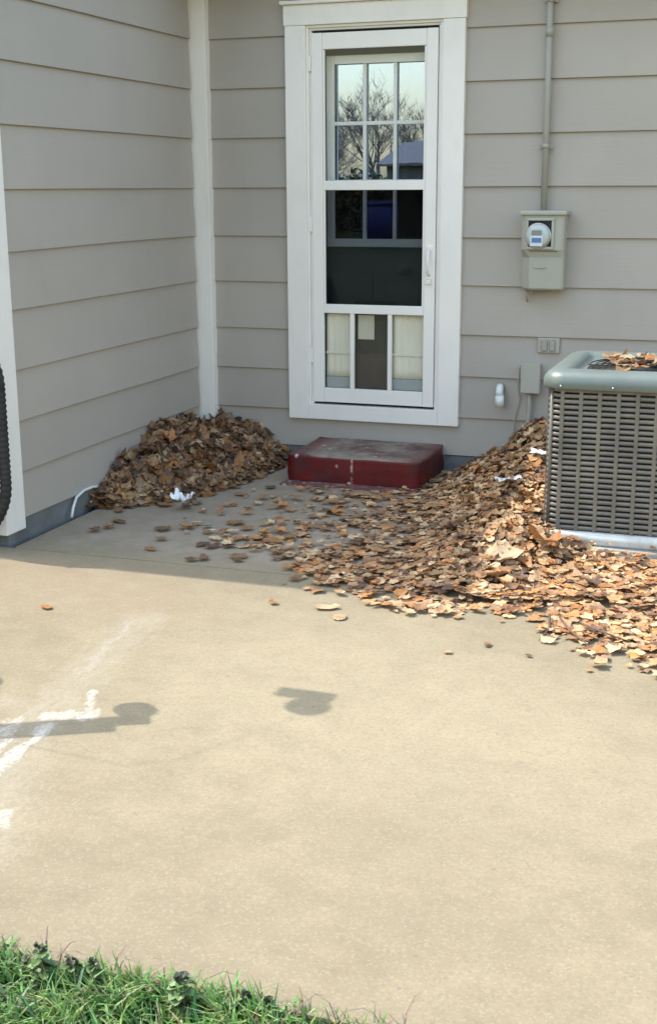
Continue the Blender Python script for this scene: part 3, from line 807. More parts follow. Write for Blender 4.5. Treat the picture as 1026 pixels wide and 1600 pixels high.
# ================================================================== AC UNIT
ax0, ax1, ay0, ay1 = -0.935, -0.155, 5.50, 6.25
ac = empty('air_conditioner', ((ax0 + ax1) / 2, (ay0 + ay1) / 2, 0), 'grey louvred outdoor air conditioner with pale green lid among leaves', 'air conditioner')
def rrect(x0, x1, y0, y1, r, z, n=7):
    out = []
    for cx_, cy_, a0 in ((x1 - r, y1 - r, 0), (x0 + r, y1 - r, 90), (x0 + r, y0 + r, 180), (x1 - r, y0 + r, 270)):
        for k in range(n):
            a = R(a0 + 90 * k / (n - 1))
            out.append(Vector((cx_ + r * math.cos(a), cy_ + r * math.sin(a), z)))
    return out
def off(d, z, r=0.075):
    return rrect(ax0 - d, ax1 + d, ay0 - d, ay1 + d, max(0.02, r + d), z)
MB().box(ax0 - 0.07, ax1 + 0.1, ay0 - 0.05, ay1 + 0.07, -0.03, 0.022, 0.008).build('pad', 'pad', ac)
MB().loft([off(0.012, 0.0225), off(0.016, 0.032), off(0.016, 0.068), off(0.004, 0.080), off(-0.02, 0.081)]).build('base_pan', 'pan', ac)
MB().loft([off(-0.035, 0.0815), off(-0.035, 0.70)], smooth=False).build('coil', 'coil', ac)
# louvre slats: one ring per row, sharing one mesh
pitch = 0.0242
z = 0.094
first = None
while z < 0.705:
    if first is None:
        sl_ = MB()
        prof = ((-0.016, 0.0085), (-0.004, 0.0090), (0.0, 0.0060), (0.001, -0.0055), (-0.003, -0.0075), (-0.016, -0.0065))
        sl_.loft([off(d, z + h) for d, h in prof], close=True)
        first = sl_.build('slat', 'louver', ac)
        z_first = z
    else:
        o = first.copy(); COL.objects.link(o); o.parent = ac; o.location.z = z - z_first
    z += pitch
# upright ribs, joined in pairs of faces round the cabinet
def rib(x, y, nx, ny):
    m = MB()
    w = 0.0085
    if ny:
        m.box(x - w, x + w, min(y, y + ny * 0.018), max(y, y + ny * 0.018), 0.0805, 0.706, 0.002)
    else:
        m.box(min(x, x + nx * 0.018), max(x, x + nx * 0.018), y - w, y + w, 0.0805, 0.706, 0.002)
    return m.build('rib', 'louver', ac)
k = 0
xx = ax0 + 0.07
while xx < ax1 - 0.05:
    rib(xx, ay0 - 0.0025, 0, 1); rib(xx, ay1 + 0.0025, 0, -1)
    xx += 0.0795
yy = ay0 + 0.07
while yy < ay1 - 0.05:
    rib(ax0 - 0.0025, yy, 1, 0); rib(ax1 + 0.0025, yy, -1, 0)
    yy += 0.0795
for cx_, cy_ in ((ax0 + 0.0225, ay0 + 0.0225), (ax1 - 0.0225, ay0 + 0.0225), (ax0 + 0.0225, ay1 - 0.0225), (ax1 - 0.0225, ay1 - 0.0225)):
    MB().tube([(cx_, cy_, 0.0805), (cx_, cy_, 0.706)], 0.0085, 8).build('rib', 'louver', ac)
# lid with rounded shoulders and a sunk fan guard
MB().loft([off(-0.02, 0.7065), off(0.022, 0.7065), off(0.026, 0.712), off(0.026, 0.738), off(0.020, 0.757), off(0.004, 0.774), off(-0.022, 0.784), off(-0.060, 0.787), off(-0.078, 0.783), off(-0.092, 0.768), off(-0.10, 0.752)], capa=True, capb=True).build('lid', 'lid', ac)
acx, acy = (ax0 + ax1) / 2, (ay0 + ay1) / 2
guard = MB()
for k in range(9):
    guard.torus((acx, acy, 0.772), 0.05 + 0.026 * k, 0.0028, 'z', 40, 6)
for k in range(8):
    a = k * math.pi / 4
    guard.tube([(acx + 0.04 * math.cos(a), acy + 0.04 * math.sin(a), 0.769), (acx + 0.27 * math.cos(a), acy + 0.27 * math.sin(a), 0.764)], 0.003, 6)
guard.build('fan_guard', 'darkmetal', ac)
MB().lathe([(0.27, 0.7525), (0.27, 0.7545)], (acx, acy, 0), 'z', 40).build('fan_well', 'gap', ac)
for x in (ax0 + 0.065, ax0 + 0.285, ax0 + 0.5, ax1 - 0.06):
    MB().lathe([(0.0055, ay0 - 0.0255), (0.005, ay0 - 0.030), (0.002, ay0 - 0.0315)], (x, 0, 0.721), 'y', 10).build('screw', 'steel', ac)

# ================================================================== LEAVES
PAL = [(0.255, 0.150, 0.082), (0.31, 0.175, 0.085), (0.20, 0.115, 0.066), (0.36, 0.235, 0.125), (0.14, 0.085, 0.055), (0.40, 0.29, 0.175), (0.36, 0.17, 0.065), (0.28, 0.19, 0.125), (0.09, 0.058, 0.042), (0.46, 0.36, 0.235)]
def leaf_mesh(seedv):
    """a lobed, curled dead leaf about 1 unit across, with a stalk"""
    rng = random.Random(seedv)
    lob = [(0, 1.0), (22, 0.74), (38, 0.64), (58, 0.86), (78, 0.68), (95, 0.58), (118, 0.66), (146, 0.50), (172, 0.34), (188, 0.34), (214, 0.50), (242, 0.66), (265, 0.58), (282, 0.68), (302, 0.86), (322, 0.64), (338, 0.74)]
    if seedv % 3 == 1:       # narrower, plainer blade
        lob = [(0, 1.0), (20, 0.80), (40, 0.66), (65, 0.52), (95, 0.46), (130, 0.5), (165, 0.45), (195, 0.45), (230, 0.5), (265, 0.46), (295, 0.52), (320, 0.66), (340, 0.80)]
    c1, c2 = rng.uniform(0.2, 1.5), rng.uniform(-0.5, 0.9)
    if seedv % 4 == 2: c1 = 2.6          # rolled up
    tw_ = rng.uniform(-0.5, 0.5)
    ph = rng.random() * 10
    def lift(x, y):
        return c1 * y * y + c2 * x * x * 0.5 + tw_ * x * y + 0.16 * noise.noise(Vector((x * 4, y * 4, ph)))
    verts, faces = [(0, 0, lift(0, 0))], []
    n = len(lob)
    for fr in (0.55, 1.0):
        for a, r in lob:
            rr = r * 0.56 * fr * (1 + rng.uniform(-0.08, 0.08))
            x, y = rr * math.cos(R(a)), rr * math.sin(R(a)) * 0.95
            verts.append((x, y, lift(x, y)))
    for k in range(n):
        k2 = (k + 1) % n
        faces.append((0, 1 + k, 1 + k2))
        faces.append((1 + k, 1 + n + k, 1 + n + k2, 1 + k2))
    b0 = len(verts)
    for (x, y, z_) in ((-0.10, -0.012, 0), (-0.10, 0.012, 0), (-0.34, 0.03, 0.05), (-0.34, 0.012, 0.05)):
        verts.append((x, y, lift(x, y) + 0.01 + z_))
    faces.append((b0, b0 + 1, b0 + 2, b0 + 3))
    return verts, faces
NL = 20
LEAVES = [leaf_mesh(s) for s in range(NL)]
LMESH = []
for i, (v, f) in enumerate(LEAVES):
    me = bpy.data.meshes.new('leaf')
    me.from_pydata(v, [], f)
    me.polygons.foreach_set('use_smooth', [True] * len(f))
    me.materials.append(M['leaf'])
    LMESH.append(me)

def ss(a, b, x):
    t = max(0.0, min(1.0, (x - a) / (b - a)))
    return t * t * (3 - 2 * t)
def h_left(x, y):
    u, v = x - WX, WY - y
    if u < -0.02 or v < -0.02: return 0
    d = (max(u, 0) / (0.60 - 0.05 * v)) ** 1.7 + (max(v - 0.30, 0) / 1.17) ** 3
    b = 0.200 * max(0.0, 1 - d) ** 1.05 + 0.022 * max(0.0, 1 - (u / 0.80) ** 2 - (v / 1.0) ** 4)
    return b * (1 + 0.45 * noise.noise(Vector((x * 4, y * 4, 1.3))) + 0.30 * noise.noise(Vector((x * 11, y * 11, 2.3))))
def h_right(x, y):
    v = WY - y
    w = ss(-1.72, -1.14, x + 0.05 * v)
    f = 0.27 * w * math.exp(-(max(v, 0) / 0.72) ** 1.4)
    f += 0.075 * math.exp(-((x + 1.05) / 0.24) ** 2) * math.exp(-((y - 5.45) / 0.55) ** 2)
    f += 0.018 * ss(-1.5, -1.2, x) * ss(4.35, 4.75, y)
    return f * (1 + 0.25 * noise.noise(Vector((x * 4, y * 4, 7.3))))
def ground_h(x, y):
    return max(h_left(x, y), h_right(x, y), 0.0)

POLY = [(-1.90, 4.93), (-1.70, 4.68), (-1.45, 4.55), (-1.24, 4.44), (-1.02, 4.50), (-0.80, 4.56), (-0.66, 4.36), (-0.45, 4.20), (-0.20, 4.12), (0.9, 3.95), (0.9, 6.9), (-1.68, 6.9), (-1.74, 6.30), (-2.05, 6.22), (-2.45, 6.25), (-2.75, 5.55), (-2.60, 5.35), (-2.30, 5.15), (-2.02, 5.05)]
def inside(x, y):
    c = False
    n = len(POLY)
    for i in range(n):
        x1, y1 = POLY[i]; x2, y2 = POLY[(i + 1) % n]
        if (y1 > y) != (y2 > y) and x < (x2 - x1) * (y - y1) / (y2 - y1) + x1:
            c = not c
    return c
def blocked(x, y, z):
    if ax0 - 0.03 < x < ax1 + 0.03 and ay0 - 0.03 < y < ay1 + 0.03: return True
    if -2.48 < x < -1.73 and 6.34 < y: return True
    if x < WX + 0.035 and y > FY - 0.05: return True
    if y > WY - 0.04: return True
    return False

rng = random.Random(11)
def orient(nrm, tilt):
    q = Vector((0, 0, 1)).rotation_difference(nrm)
    ax = Vector((rng.uniform(-1, 1), rng.uniform(-1, 1), 0)).normalized()
    return q @ Quaternion(ax, rng.gauss(0, tilt)) @ Quaternion((0, 0, 1), rng.uniform(0, 6.283)) @ Quaternion((1, 0, 0), math.pi if rng.random() < 0.35 else 0)
def normal(hf, x, y):
    e = 0.03
    return Vector((-(hf(x + e, y) - hf(x - e, y)) / (2 * e), -(hf(x, y + e) - hf(x, y - e)) / (2 * e), 1)).normalized()

CAMP = Vector((0, 0, H))
def score(p, s):
    d = p - CAMP
    dp = d.dot(fw)
    u, v = d.dot(rt2) / dp * 2006 + 513, -d.dot(up2) / dp * 2006 + 800
    if not (10 < u < 1016 and 0 < v < 1600): return -1
    return s / dp

def gather(n, xr, yr, hf, dens, size, tilt, layer, wts, gain):
    out = []
    for _ in range(n):
        x, y = rng.uniform(*xr), rng.uniform(*yr)
        if rng.random() > dens(x, y): continue
        h = hf(x, y)
        lay = rng.random()
        z = h + 0.006 + layer(x, y, h) * (lay - 0.15)
        s = rng.uniform(*size) if rng.random() < 0.8 else rng.uniform(0.03, size[0])
        if blocked(x, y, z): continue
        # keep leaves clear of walls and the unit
        flat = 1.0 if h > 0.05 else 0.5
        q = orient(normal(hf, x, y), tilt * flat)
        if h < 0.02:
            z = 0.006 + 0.012 * lay
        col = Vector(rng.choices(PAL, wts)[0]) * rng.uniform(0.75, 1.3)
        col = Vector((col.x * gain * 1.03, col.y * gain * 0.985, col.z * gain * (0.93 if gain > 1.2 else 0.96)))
        out.append((Vector((x, y, max(z, 0.006))), q, Vector((s, s, s * (0.42 if h < 0.03 else 0.85))), col, rng.randrange(NL), lay))
    return out

def make_pile(name, items, base, label, cat, hf, xr, yr, nind, step_=0.035):
    root = empty(name, base, label, cat)
    # crumbled litter under the leaves
    if hf:
        nx, ny = int((xr[1] - xr[0]) / step_), int((yr[1] - yr[0]) / step_)
        verts, faces, idx = [], [], {}
        for i in range(nx + 1):
            for j in range(ny + 1):
                x, y = xr[0] + i * step_, yr[0] + j * step_
                h = hf(x, y)
                idx[i, j] = len(verts)
                verts.append((x - base[0], y - base[1], (h - 0.022 + 0.014 * noise.noise(Vector((x * 25, y * 25, 3)))) if h > 0.04 else -0.02))
        for i in range(nx):
            for j in range(ny):
                q = (idx[i, j], idx[i + 1, j], idx[i + 1, j + 1], idx[i, j + 1])
                if any(verts[a][2] > -0.015 for a in q):
                    faces.append(q)
        me = bpy.data.meshes.new('crumbled_litter'); me.from_pydata(verts, [], faces)
        me.polygons.foreach_set('use_smooth', [True] * len(faces))
        me.materials.append(M['mulch'])
        o = bpy.data.objects.new('crumbled_litter', me); COL.objects.link(o); o.parent = root
        o['kind'] = 'stuff'
    sc = []
    for k, it in enumerate(items):
        v = score(it[0], it[2].x)
        sc.append((v * (0.5 + it[5]) if v > 0 else -1, k))
    sc.sort(reverse=True)
    pick = set(k for v, k in sc[:nind] if v > 0)
    V, F, C = [], [], []
    for k, (p, q, s, col, mi, lay) in enumerate(items):
        if k in pick:
            o = bpy.data.objects.new('leaf', LMESH[mi])
            COL.objects.link(o)
            o.parent = root
            o.location = p - Vector(base)
            o.rotation_mode = 'QUATERNION'; o.rotation_quaternion = q
            o.scale = s
            o.color = (*col, 1)
        else:
            vv, ff = LEAVES[mi]
            b0 = len(V)
            mat = Matrix.LocRotScale(p - Vector(base), q, s)
            V.extend([mat @ Vector(a) for a in vv])
            F.extend([tuple(b0 + i for i in f) for f in ff])
            C.extend([(*col, 1)] * len(vv))
    if V:
        me = bpy.data.meshes.new('leaf_litter'); me.from_pydata(V, [], F)
        me.polygons.foreach_set('use_smooth', [True] * len(F))
        at = me.attributes.new('leafcol', 'FLOAT_COLOR', 'POINT')
        at.data.foreach_set('color', np.array(C, dtype=np.float32).ravel())
        me.materials.append(M['leaf_stuff'])
        o = bpy.data.objects.new('leaf_litter', me); COL.objects.link(o); o.parent = root
        o['kind'] = 'stuff'
    return root

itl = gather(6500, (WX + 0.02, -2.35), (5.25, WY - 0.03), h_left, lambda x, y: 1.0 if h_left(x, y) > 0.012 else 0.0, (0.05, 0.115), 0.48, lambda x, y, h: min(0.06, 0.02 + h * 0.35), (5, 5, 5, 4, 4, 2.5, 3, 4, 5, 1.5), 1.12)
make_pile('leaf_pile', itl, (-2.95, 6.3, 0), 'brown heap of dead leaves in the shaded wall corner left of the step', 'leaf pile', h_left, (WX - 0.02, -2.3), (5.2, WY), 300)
def dens_r(x, y):
    if not inside(x + rng.gauss(0, 0.05), y + rng.gauss(0, 0.07)): return 0
    d = 0.10 + 0.14 * ss(-2.3, -1.9, x) + 0.76 * ss(-1.80, -1.30, x + 0.25 * (y - 5.3))
    if y < 5.2: d = max(d, 0.6 + 0.4 * ss(-1.8, -1.5, x))
    cl = noise.noise(Vector((x * 2.6, y * 2.6, 4.0)))
    d *= 0.55 + 0.9 * max(0, cl + 0.3)
    if x > -1.25: d = max(d, 0.75)
    if y < 4.62: d *= 0.7
    if y > 5.30 and x > -0.88 and y < 5.6: d *= 0.12
    return min(1, d)
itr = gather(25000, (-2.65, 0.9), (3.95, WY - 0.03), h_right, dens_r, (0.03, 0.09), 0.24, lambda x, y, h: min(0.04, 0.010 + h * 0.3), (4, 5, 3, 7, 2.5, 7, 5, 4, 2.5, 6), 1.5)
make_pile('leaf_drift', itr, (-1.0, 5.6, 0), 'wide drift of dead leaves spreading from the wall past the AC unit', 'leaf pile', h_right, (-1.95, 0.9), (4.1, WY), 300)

def lone(x, y, s, ci, mi, rz, label, group=None, z=0.004, tilt=(0, 0)):
    o = bpy.data.objects.new('fallen_leaf', LMESH[mi])
    COL.objects.link(o)
    o.location = (x, y, z + 0.004)
    o.rotation_euler = (tilt[0], tilt[1], rz)
    o.scale = (s, s, s * (0.35 if z < 0.05 else 0.7))
    o.color = (*(1.2 * c for c in PAL[ci]), 1)
    tag(o, label, 'leaf', group)
    return o
lone(-1.56, 4.36, 0.115, 9, 1, 0.3, 'pale yellow leaf lying on the shadow edge in front of the drift')
lone(-1.46, 4.27, 0.10, 5, 4, 1.9, 'pale tan leaf alone on sunlit concrete just past the shadow edge')
lone(-1.76, 4.35, 0.05, 6, 2, 0.8, 'tiny orange leaf alone on sunlit concrete below the shadow edge')
lone(-2.55, 4.03, 0.075, 6, 7, 2.6, 'small orange brown leaf on sunlit concrete far left near the white streak')
lone(-2.10, 5.16, 0.13, 6, 0, 0.2, 'orange leaf lying on the pale grey patch of shaded concrete')
lone(-2.38, 5.42, 0.12, 1, 3, 1.2, 'brown leaf lying in front of the corner leaf pile')
lone(-2.31, 4.79, 0.07, 4, 5, 2.0, 'dark leaf lying on the slab joint in the shade')
rl = random.Random(5)
n = 0
while n < 26:
    x, y = rl.uniform(-3.05, -1.75), rl.uniform(4.82, 6.2)
    if h_left(x, y) > 0.01 or inside(x, y): continue
    if x < -2.6 and rl.random() < 0.4: continue
    lone(x, y, rl.uniform(0.06, 0.11), rl.choice((0, 1, 2, 4, 6, 7)), rl.randrange(12), rl.uniform(0, 6.28), 'loose brown leaf scattered on the shaded concrete before the corner pile', 'loose leaves on the shaded concrete')
    n += 1
for k in range(7):
    x, y = rl.uniform(-1.1, -0.35), rl.uniform(4.05, 4.3)
    y -= 0.25 * (x + 1.1) * 0.6
    lone(x, y, rl.uniform(0.025, 0.05), rl.choice((0, 3, 4, 5)), rl.randrange(12), rl.uniform(0, 6.28), 'small leaf scrap on sunlit concrete at the front edge of the drift', 'leaf scraps at the drift edge')
for k in range(46):
    x, y = rl.uniform(ax0 + 0.20, ax1 - 0.05), rl.uniform(ay0 + 0.08, ay1 - 0.16)
    lone(x, y, rl.uniform(0.07, 0.13), rl.choice((3, 5, 6, 1, 9, 0)), rl.randrange(12), rl.uniform(0, 6.28), 'curled dead leaf lying on the lid of the air conditioner', 'leaves on the AC lid', z=0.778 + 0.02 * rl.random(), tilt=(rl.uniform(-.18, .18), rl.uniform(-.18, .18)))
lone(-1.02, 4.98, 0.19, 9, 0, 0.4, 'large pale tan leaf lying in sun on the drift left of the AC base', z=0.075, tilt=(0.2, -0.1))
lone(-0.86, 5.16, 0.20, 6, 6, 2.2, 'large orange leaf lying in sun on the drift at the AC corner', z=0.11, tilt=(0.35, 0.1))
lone(-0.98, 4.83, 0.18, 1, 3, 3.3, 'large orange brown leaf in sun at the front of the drift', z=0.06, tilt=(0.15, 0.15))

# crumpled paper scraps
def crumple(x, y, z, sx, sy, sz, seedv, label, rz=0.0):
    """a torn, creased bit of paper: a bent sheet with thickness"""
    b = bmesh.new()
    nx, ny = 12, 8
    gv = {}
    for side in (0, 1):
        for i in range(nx + 1):
            for j in range(ny + 1):
                u, v = i / nx * 2 - 1, j / ny * 2 - 1
                e = 1 + 0.28 * noise.noise(Vector((u * 2.5, v * 2.5, seedv)))
                q = Vector((u * sx * e, v * sy * e, sz * (1.1 * noise.noise(Vector((u * 1.7, v * 1.7, seedv + 4))) + 0.6 * abs(noise.noise(Vector((u * 4, v * 4, seedv)))) + 0.5 * u * u) + 0.0012 * side))
                gv[side, i, j] = b.verts.new(q)
    for side in (0, 1):
        for i in range(nx):
            for j in range(ny):
                b.faces.new((gv[side, i, j], gv[side, i + 1, j], gv[side, i + 1, j + 1], gv[side, i, j + 1]))
    ring = [(i, 0) for i in range(nx)] + [(nx, j) for j in range(ny)] + [(i, ny) for i in range(nx, 0, -1)] + [(0, j) for j in range(ny, 0, -1)]
    for k in range(len(ring)):
        a_, c_ = ring[k], ring[(k + 1) % len(ring)]
        b.faces.new((gv[(0,) + a_], gv[(0,) + c_], gv[(1,) + c_], gv[(1,) + a_]))
    m = MB(); m.merge(b, Matrix.Translation((x, y, z)) @ Matrix.Rotation(rz, 4, 'Z'))
    o = m.build('paper_scrap', 'paper', None, loc=(x, y, z))
    return tag(o, label, 'paper scrap')
crumple(-2.735, 5.60, h_left(-2.735, 5.60) + 0.06, 0.05, 0.04, 0.035, 3, 'crumpled white paper scrap on the corner leaf pile')
crumple(-1.20, 6.05, h_right(-1.20, 6.05) + 0.05, 0.06, 0.025, 0.02, 8, 'narrow white scrap on the leaf drift left of the AC unit', 0.5)
crumple(-1.10, 6.42, h_right(-1.10, 6.42) + 0.05, 0.055, 0.03, 0.02, 12, 'white scrap on the leaf drift near the wall behind the AC corner', 0.1)

# bare twigs at the front of the drift
for k, (pts, lab) in enumerate((([(-0.72, 4.48, 0.03), (-0.70, 4.36, 0.018), (-0.715, 4.24, 0.012)], 'thin bare twig sticking forward from the drift, left of three'), ([(-0.68, 4.46, 0.03), (-0.62, 4.34, 0.02), (-0.54, 4.24, 0.012)], 'thin bare twig angled right at the front of the drift'), ([(-0.60, 4.42, 0.03), (-0.53, 4.36, 0.03), (-0.40, 4.31, 0.014)], 'thin bare twig lying sideways on the drift front edge'))):
    m = MB().tube(pts, [0.0045, 0.004, 0.0018], 6)
    a = Vector(pts[1])
    m.tube([a, a + Vector((-0.035, -0.06, -0.002))], [0.003, 0.0015], 5)
    m.tube([a * 0.6 + Vector(pts[2]) * 0.4, a * 0.5 + Vector(pts[2]) * 0.5 + Vector((0.05, -0.03, 0))], [0.0025, 0.0012], 5)
    tag(m.build('twig', 'twig', None, loc=pts[0]), lab, 'twig')

# ================================================================== GRASS AND WEEDS
rg = random.Random(21)
V, F, C = [], [], []
GPAL = [(0.06, 0.13, 0.03), (0.085, 0.17, 0.038), (0.12, 0.20, 0.055), (0.05, 0.105, 0.033), (0.17, 0.23, 0.075), (0.27, 0.24, 0.12), (0.11, 0.18, 0.08)]
def blade(x, y, z, L, wd, az, bend, col):
    d = Vector((math.cos(az), math.sin(az), 0)); s = Vector((-d.y, d.x, 0))
    b0 = len(V)
    for k, t_ in enumerate((0, 0.35, 0.7, 1.0)):
        a = bend * t_
        c = Vector((x, y, z)) + d * (L * t_ * math.sin(a)) + Vector((0, 0, L * t_ * math.cos(a)))
        w_ = wd * (1, 0.95, 0.6, 0.0)[k]
        if k < 3:
            V.append(c - s * w_); V.append(c + s * w_ + Vector((0, 0, 0.0006)))
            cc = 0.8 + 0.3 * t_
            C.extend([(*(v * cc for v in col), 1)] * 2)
        else:
            V.append(c); C.append((*(v * 1.1 for v in col), 1))
    F.append((b0, b0 + 1, b0 + 3, b0 + 2)); F.append((b0 + 2, b0 + 3, b0 + 5, b0 + 4)); F.append((b0 + 4, b0 + 5, b0 + 6))
cnt = 0
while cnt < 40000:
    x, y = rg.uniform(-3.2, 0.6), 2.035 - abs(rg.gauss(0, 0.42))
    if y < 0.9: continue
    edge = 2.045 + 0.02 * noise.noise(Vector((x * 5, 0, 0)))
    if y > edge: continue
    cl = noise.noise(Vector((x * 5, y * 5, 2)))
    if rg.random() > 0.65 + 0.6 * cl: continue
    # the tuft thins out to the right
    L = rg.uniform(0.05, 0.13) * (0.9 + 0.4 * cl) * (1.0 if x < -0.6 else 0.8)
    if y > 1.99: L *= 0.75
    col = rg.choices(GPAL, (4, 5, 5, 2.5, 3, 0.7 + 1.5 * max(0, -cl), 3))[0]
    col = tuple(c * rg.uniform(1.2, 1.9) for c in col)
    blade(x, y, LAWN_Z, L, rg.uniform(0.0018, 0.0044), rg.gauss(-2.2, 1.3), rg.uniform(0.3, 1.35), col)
    cnt += 1
# straw and dead stems along the slab edge
for k in range(500):
    x = rg.uniform(-3.2, 0.6)
    blade(x, 2.03 - rg.random() ** 2 * 0.12, LAWN_Z + 0.02 + rg.random() * 0.02, rg.uniform(0.04, 0.10), rg.uniform(0.001, 0.0022), rg.uniform(0, 6.28), rg.uniform(1.2, 1.55), tuple(c * rg.uniform(0.7, 1.1) for c in rg.choice(((0.26, 0.20, 0.12), (0.16, 0.11, 0.07), (0.33, 0.27, 0.17)))))
me = bpy.data.meshes.new('grass'); me.from_pydata(V, [], F)
at = me.attributes.new('leafcol', 'FLOAT_COLOR', 'POINT')
at.data.foreach_set('color', np.array(C, dtype=np.float32).ravel())
me.materials.append(M['grass'])
go = bpy.data.objects.new('grass', me); COL.objects.link(go)
tag(go, 'green grass with yellow straw growing along the slab edge', 'grass', kind='stuff')

def weed(x, y, hgt, spread, seedv, label, lean=(0, 0)):
    r_ = random.Random(seedv)
    root = empty('weed', (x, y, LAWN_Z), label, 'weed', 'weeds along the slab edge')
    top = Vector((x + lean[0], y + lean[1], LAWN_Z + hgt))
    MB().tube([(x, y, LAWN_Z - 0.01), Vector((x, y, LAWN_Z)).lerp(top, 0.5) + Vector((0.004, 0, 0)), top], [0.0035, 0.003, 0.002], 6).build('stem', M['weedstem'], root)
    for part, mat, n_, zr, sr in (('leaves', 'weedleaf', 46, (0.15, 0.93), spread), ('flower_head', 'weedhead', 16, (0.90, 1.06), spread * 0.55)):
        m = MB()
        for k in range(n_):
            t_ = r_.uniform(*zr)
            c = Vector((x, y, LAWN_Z)).lerp(top, t_)
            az = r_.uniform(0, 6.283)
            d = Vector((math.cos(az), math.sin(az), r_.uniform(-0.4, 0.5))).normalized()
            s = Vector((-d.y, d.x, 0)).normalized()
            L = sr * r_.uniform(0.7, 1.15)
            w_ = L * 0.42
            u = d.cross(s)
            pts = [c + d * L * 0.15, c + d * L * 0.45 + s * w_ + u * 0.003, c + d * L * 0.85 + s * w_ * 0.7 - Vector((0, 0, L * 0.1)), c + d * L * 1.05 - Vector((0, 0, L * 0.22)), c + d * L * 0.85 - s * w_ * 0.7 - Vector((0, 0, L * 0.1)), c + d * L * 0.45 - s * w_ + u * 0.003]
            vv = [m.bm.verts.new(p) for p in pts]
            mid_ = m.bm.verts.new(c + d * L * 0.6 - u * 0.004)
            for i in range(6):
                m.bm.faces.new((vv[i], vv[(i + 1) % 6], mid_))
        m.build(part, M[mat], root, fixn=False)
    return root
M['weedstem'] = paint('weed_stem', (0.09, 0.09, 0.05), 0.6, 0.2, 30, 0)
M['weedleaf'] = paint('weed_leaf', (0.115, 0.185, 0.06), 0.55, 0.35, 40, 0.0, bstr=0.3)
M['weedhead'] = paint('weed_head', (0.055, 0.06, 0.035), 0.6, 0.4, 40, 0.0, bstr=0.3)

def gpt(px, py, z=0.0):
    d = fw + rt2 * ((px - 513) / 2006.0) - up2 * ((py - 800) / 2006.0)
    t_ = (z - H) / d.z
    return CAMP + d * t_
for px, py, hg, sp_, lab in ((62, 1478, 0.115, 0.028, 'tallest weed with dark head at the left end of the grass edge'), (112, 1500, 0.085, 0.026, 'weed with dark head second from the left in the grass edge'), (146, 1500, 0.085, 0.022, 'weed with dark head just right of the left pair in the grass edge'), (285, 1526, 0.105, 0.030, 'bushy weed with dark head standing alone mid grass edge'), (385, 1552, 0.075, 0.022, 'low weed with dark head left of the last pair in the grass edge'), (418, 1560, 0.07, 0.022, 'low weed with dark head at the right end of the grass edge')):
    q = gpt(px, py, LAWN_Z + hg)
    weed(q.x, min(q.y, 2.022), hg, sp_, int(px), lab)

# ================================================================== CORRUGATED HOSE hanging on the end wall of the left wing
hs = empty('hose_coil', (-3.40, 4.70, 0), 'black corrugated hose coil hanging on the wall end at far left edge', 'hose')
def stadium(cx_, y, w, zb, zt, ph):
    r = w / 2
    out = []
    for k in range(49):
        t_ = k / 48 * (2 * math.pi)
        out.append((t_, cx_ + r * math.cos(t_), (zb + r if math.sin(t_) < 0 else zt - r) + r * math.sin(t_)))
    pts = []
    for i in range(len(out)):
        pts.append(Vector((out[i][1], y + 0.012 * math.sin(out[i][0] * 2 + ph), out[i][2])))
    pts.append(pts[0].copy())
    return pts
def resample(pts, stp):
    res, acc = [pts[0]], 0.0
    for a_, b_ in zip(pts, pts[1:]):
        L = (b_ - a_).length
        n_ = max(1, int(L / stp))
        for k in range(1, n_ + 1):
            res.append(a_.lerp(b_, k / n_))
    return res
for cx_, y, w, zb, zt, rr in ((-3.405, 4.690, 0.52, 0.030, 0.98, 0.027), (-3.428, 4.662, 0.47, 0.075, 0.97, 0.024), (-3.43, 4.640, 0.40, 0.13, 0.96, 0.024)):
    pts = resample(stadium(cx_, y, w, zb, zt, cx_ * 9), 0.006)
    rads = [rr * (1.0 if (k // 2) % 2 else 0.88) for k in range(len(pts))]
    MB().tube(pts, rads, 10, False).build('loop', 'black', hs)
MB().tube([(-3.43, 4.76, 0.92), (-3.43, 4.62, 0.905), (-3.43, 4.60, 0.94)], 0.008, 8).build('hook', 'darkmetal', hs)

# ================================================================== INVENTED FEEDER POST, added left of the view to cast shadows on the slab
fp = empty('shadow_caster_pole', (-2.93, 3.02, 0), 'thin wire hook added left of the view to cast small shadows on the slab', 'pole')
MB().tube([(-2.93, 3.02, -0.01), (-2.93, 3.02, 1.2), (-2.925, 3.03, 1.80), (-2.89, 3.12, 1.93), (-2.75, 3.40, 1.95), (-2.60, 3.62, 1.88), (-2.575, 3.65, 1.77)], [0.002, 0.002, 0.0018, 0.0014, 0.0011, 0.0010, 0.0010], 6).build('pole', 'darkmetal', fp)
MB().lathe([(0.08, 0.0005), (0.08, 0.012), (0.02, 0.02)], (-2.93, 3.02, 0), 'z', 18).build('base', 'darkmetal', fp)
MB().box(-2.67, -2.50, 3.625, 3.70, 1.72, 1.765, 0.008).build('caster_bar', 'wood', fp)
MB().lathe([(0.028, 1.66), (0.03, 1.718)], (-2.50, 3.605, 0), 'z', 14).build('caster_neck', 'meterface', fp)
MB().lathe([(0.02, 1.600), (0.062, 1.602), (0.066, 1.628), (0.02, 1.655)], (-2.455, 3.565, 0), 'z', 18).build('caster_disc', 'wood', fp)
arm_m = Matrix.Translation((-2.43, 3.28, 1.0)) @ Matrix.Rotation(math.atan2(0.20, 0.38), 4, 'Z')
ar = MB(); ar.box(-0.55, 0.0, -0.032, 0.032, -0.016, 0.016, 0.006, arm_m)
ar.box(-0.55, -0.10, -0.075, -0.0325, -0.012, 0.012, 0.006, arm_m)
ar.build('arm', 'wood', fp)
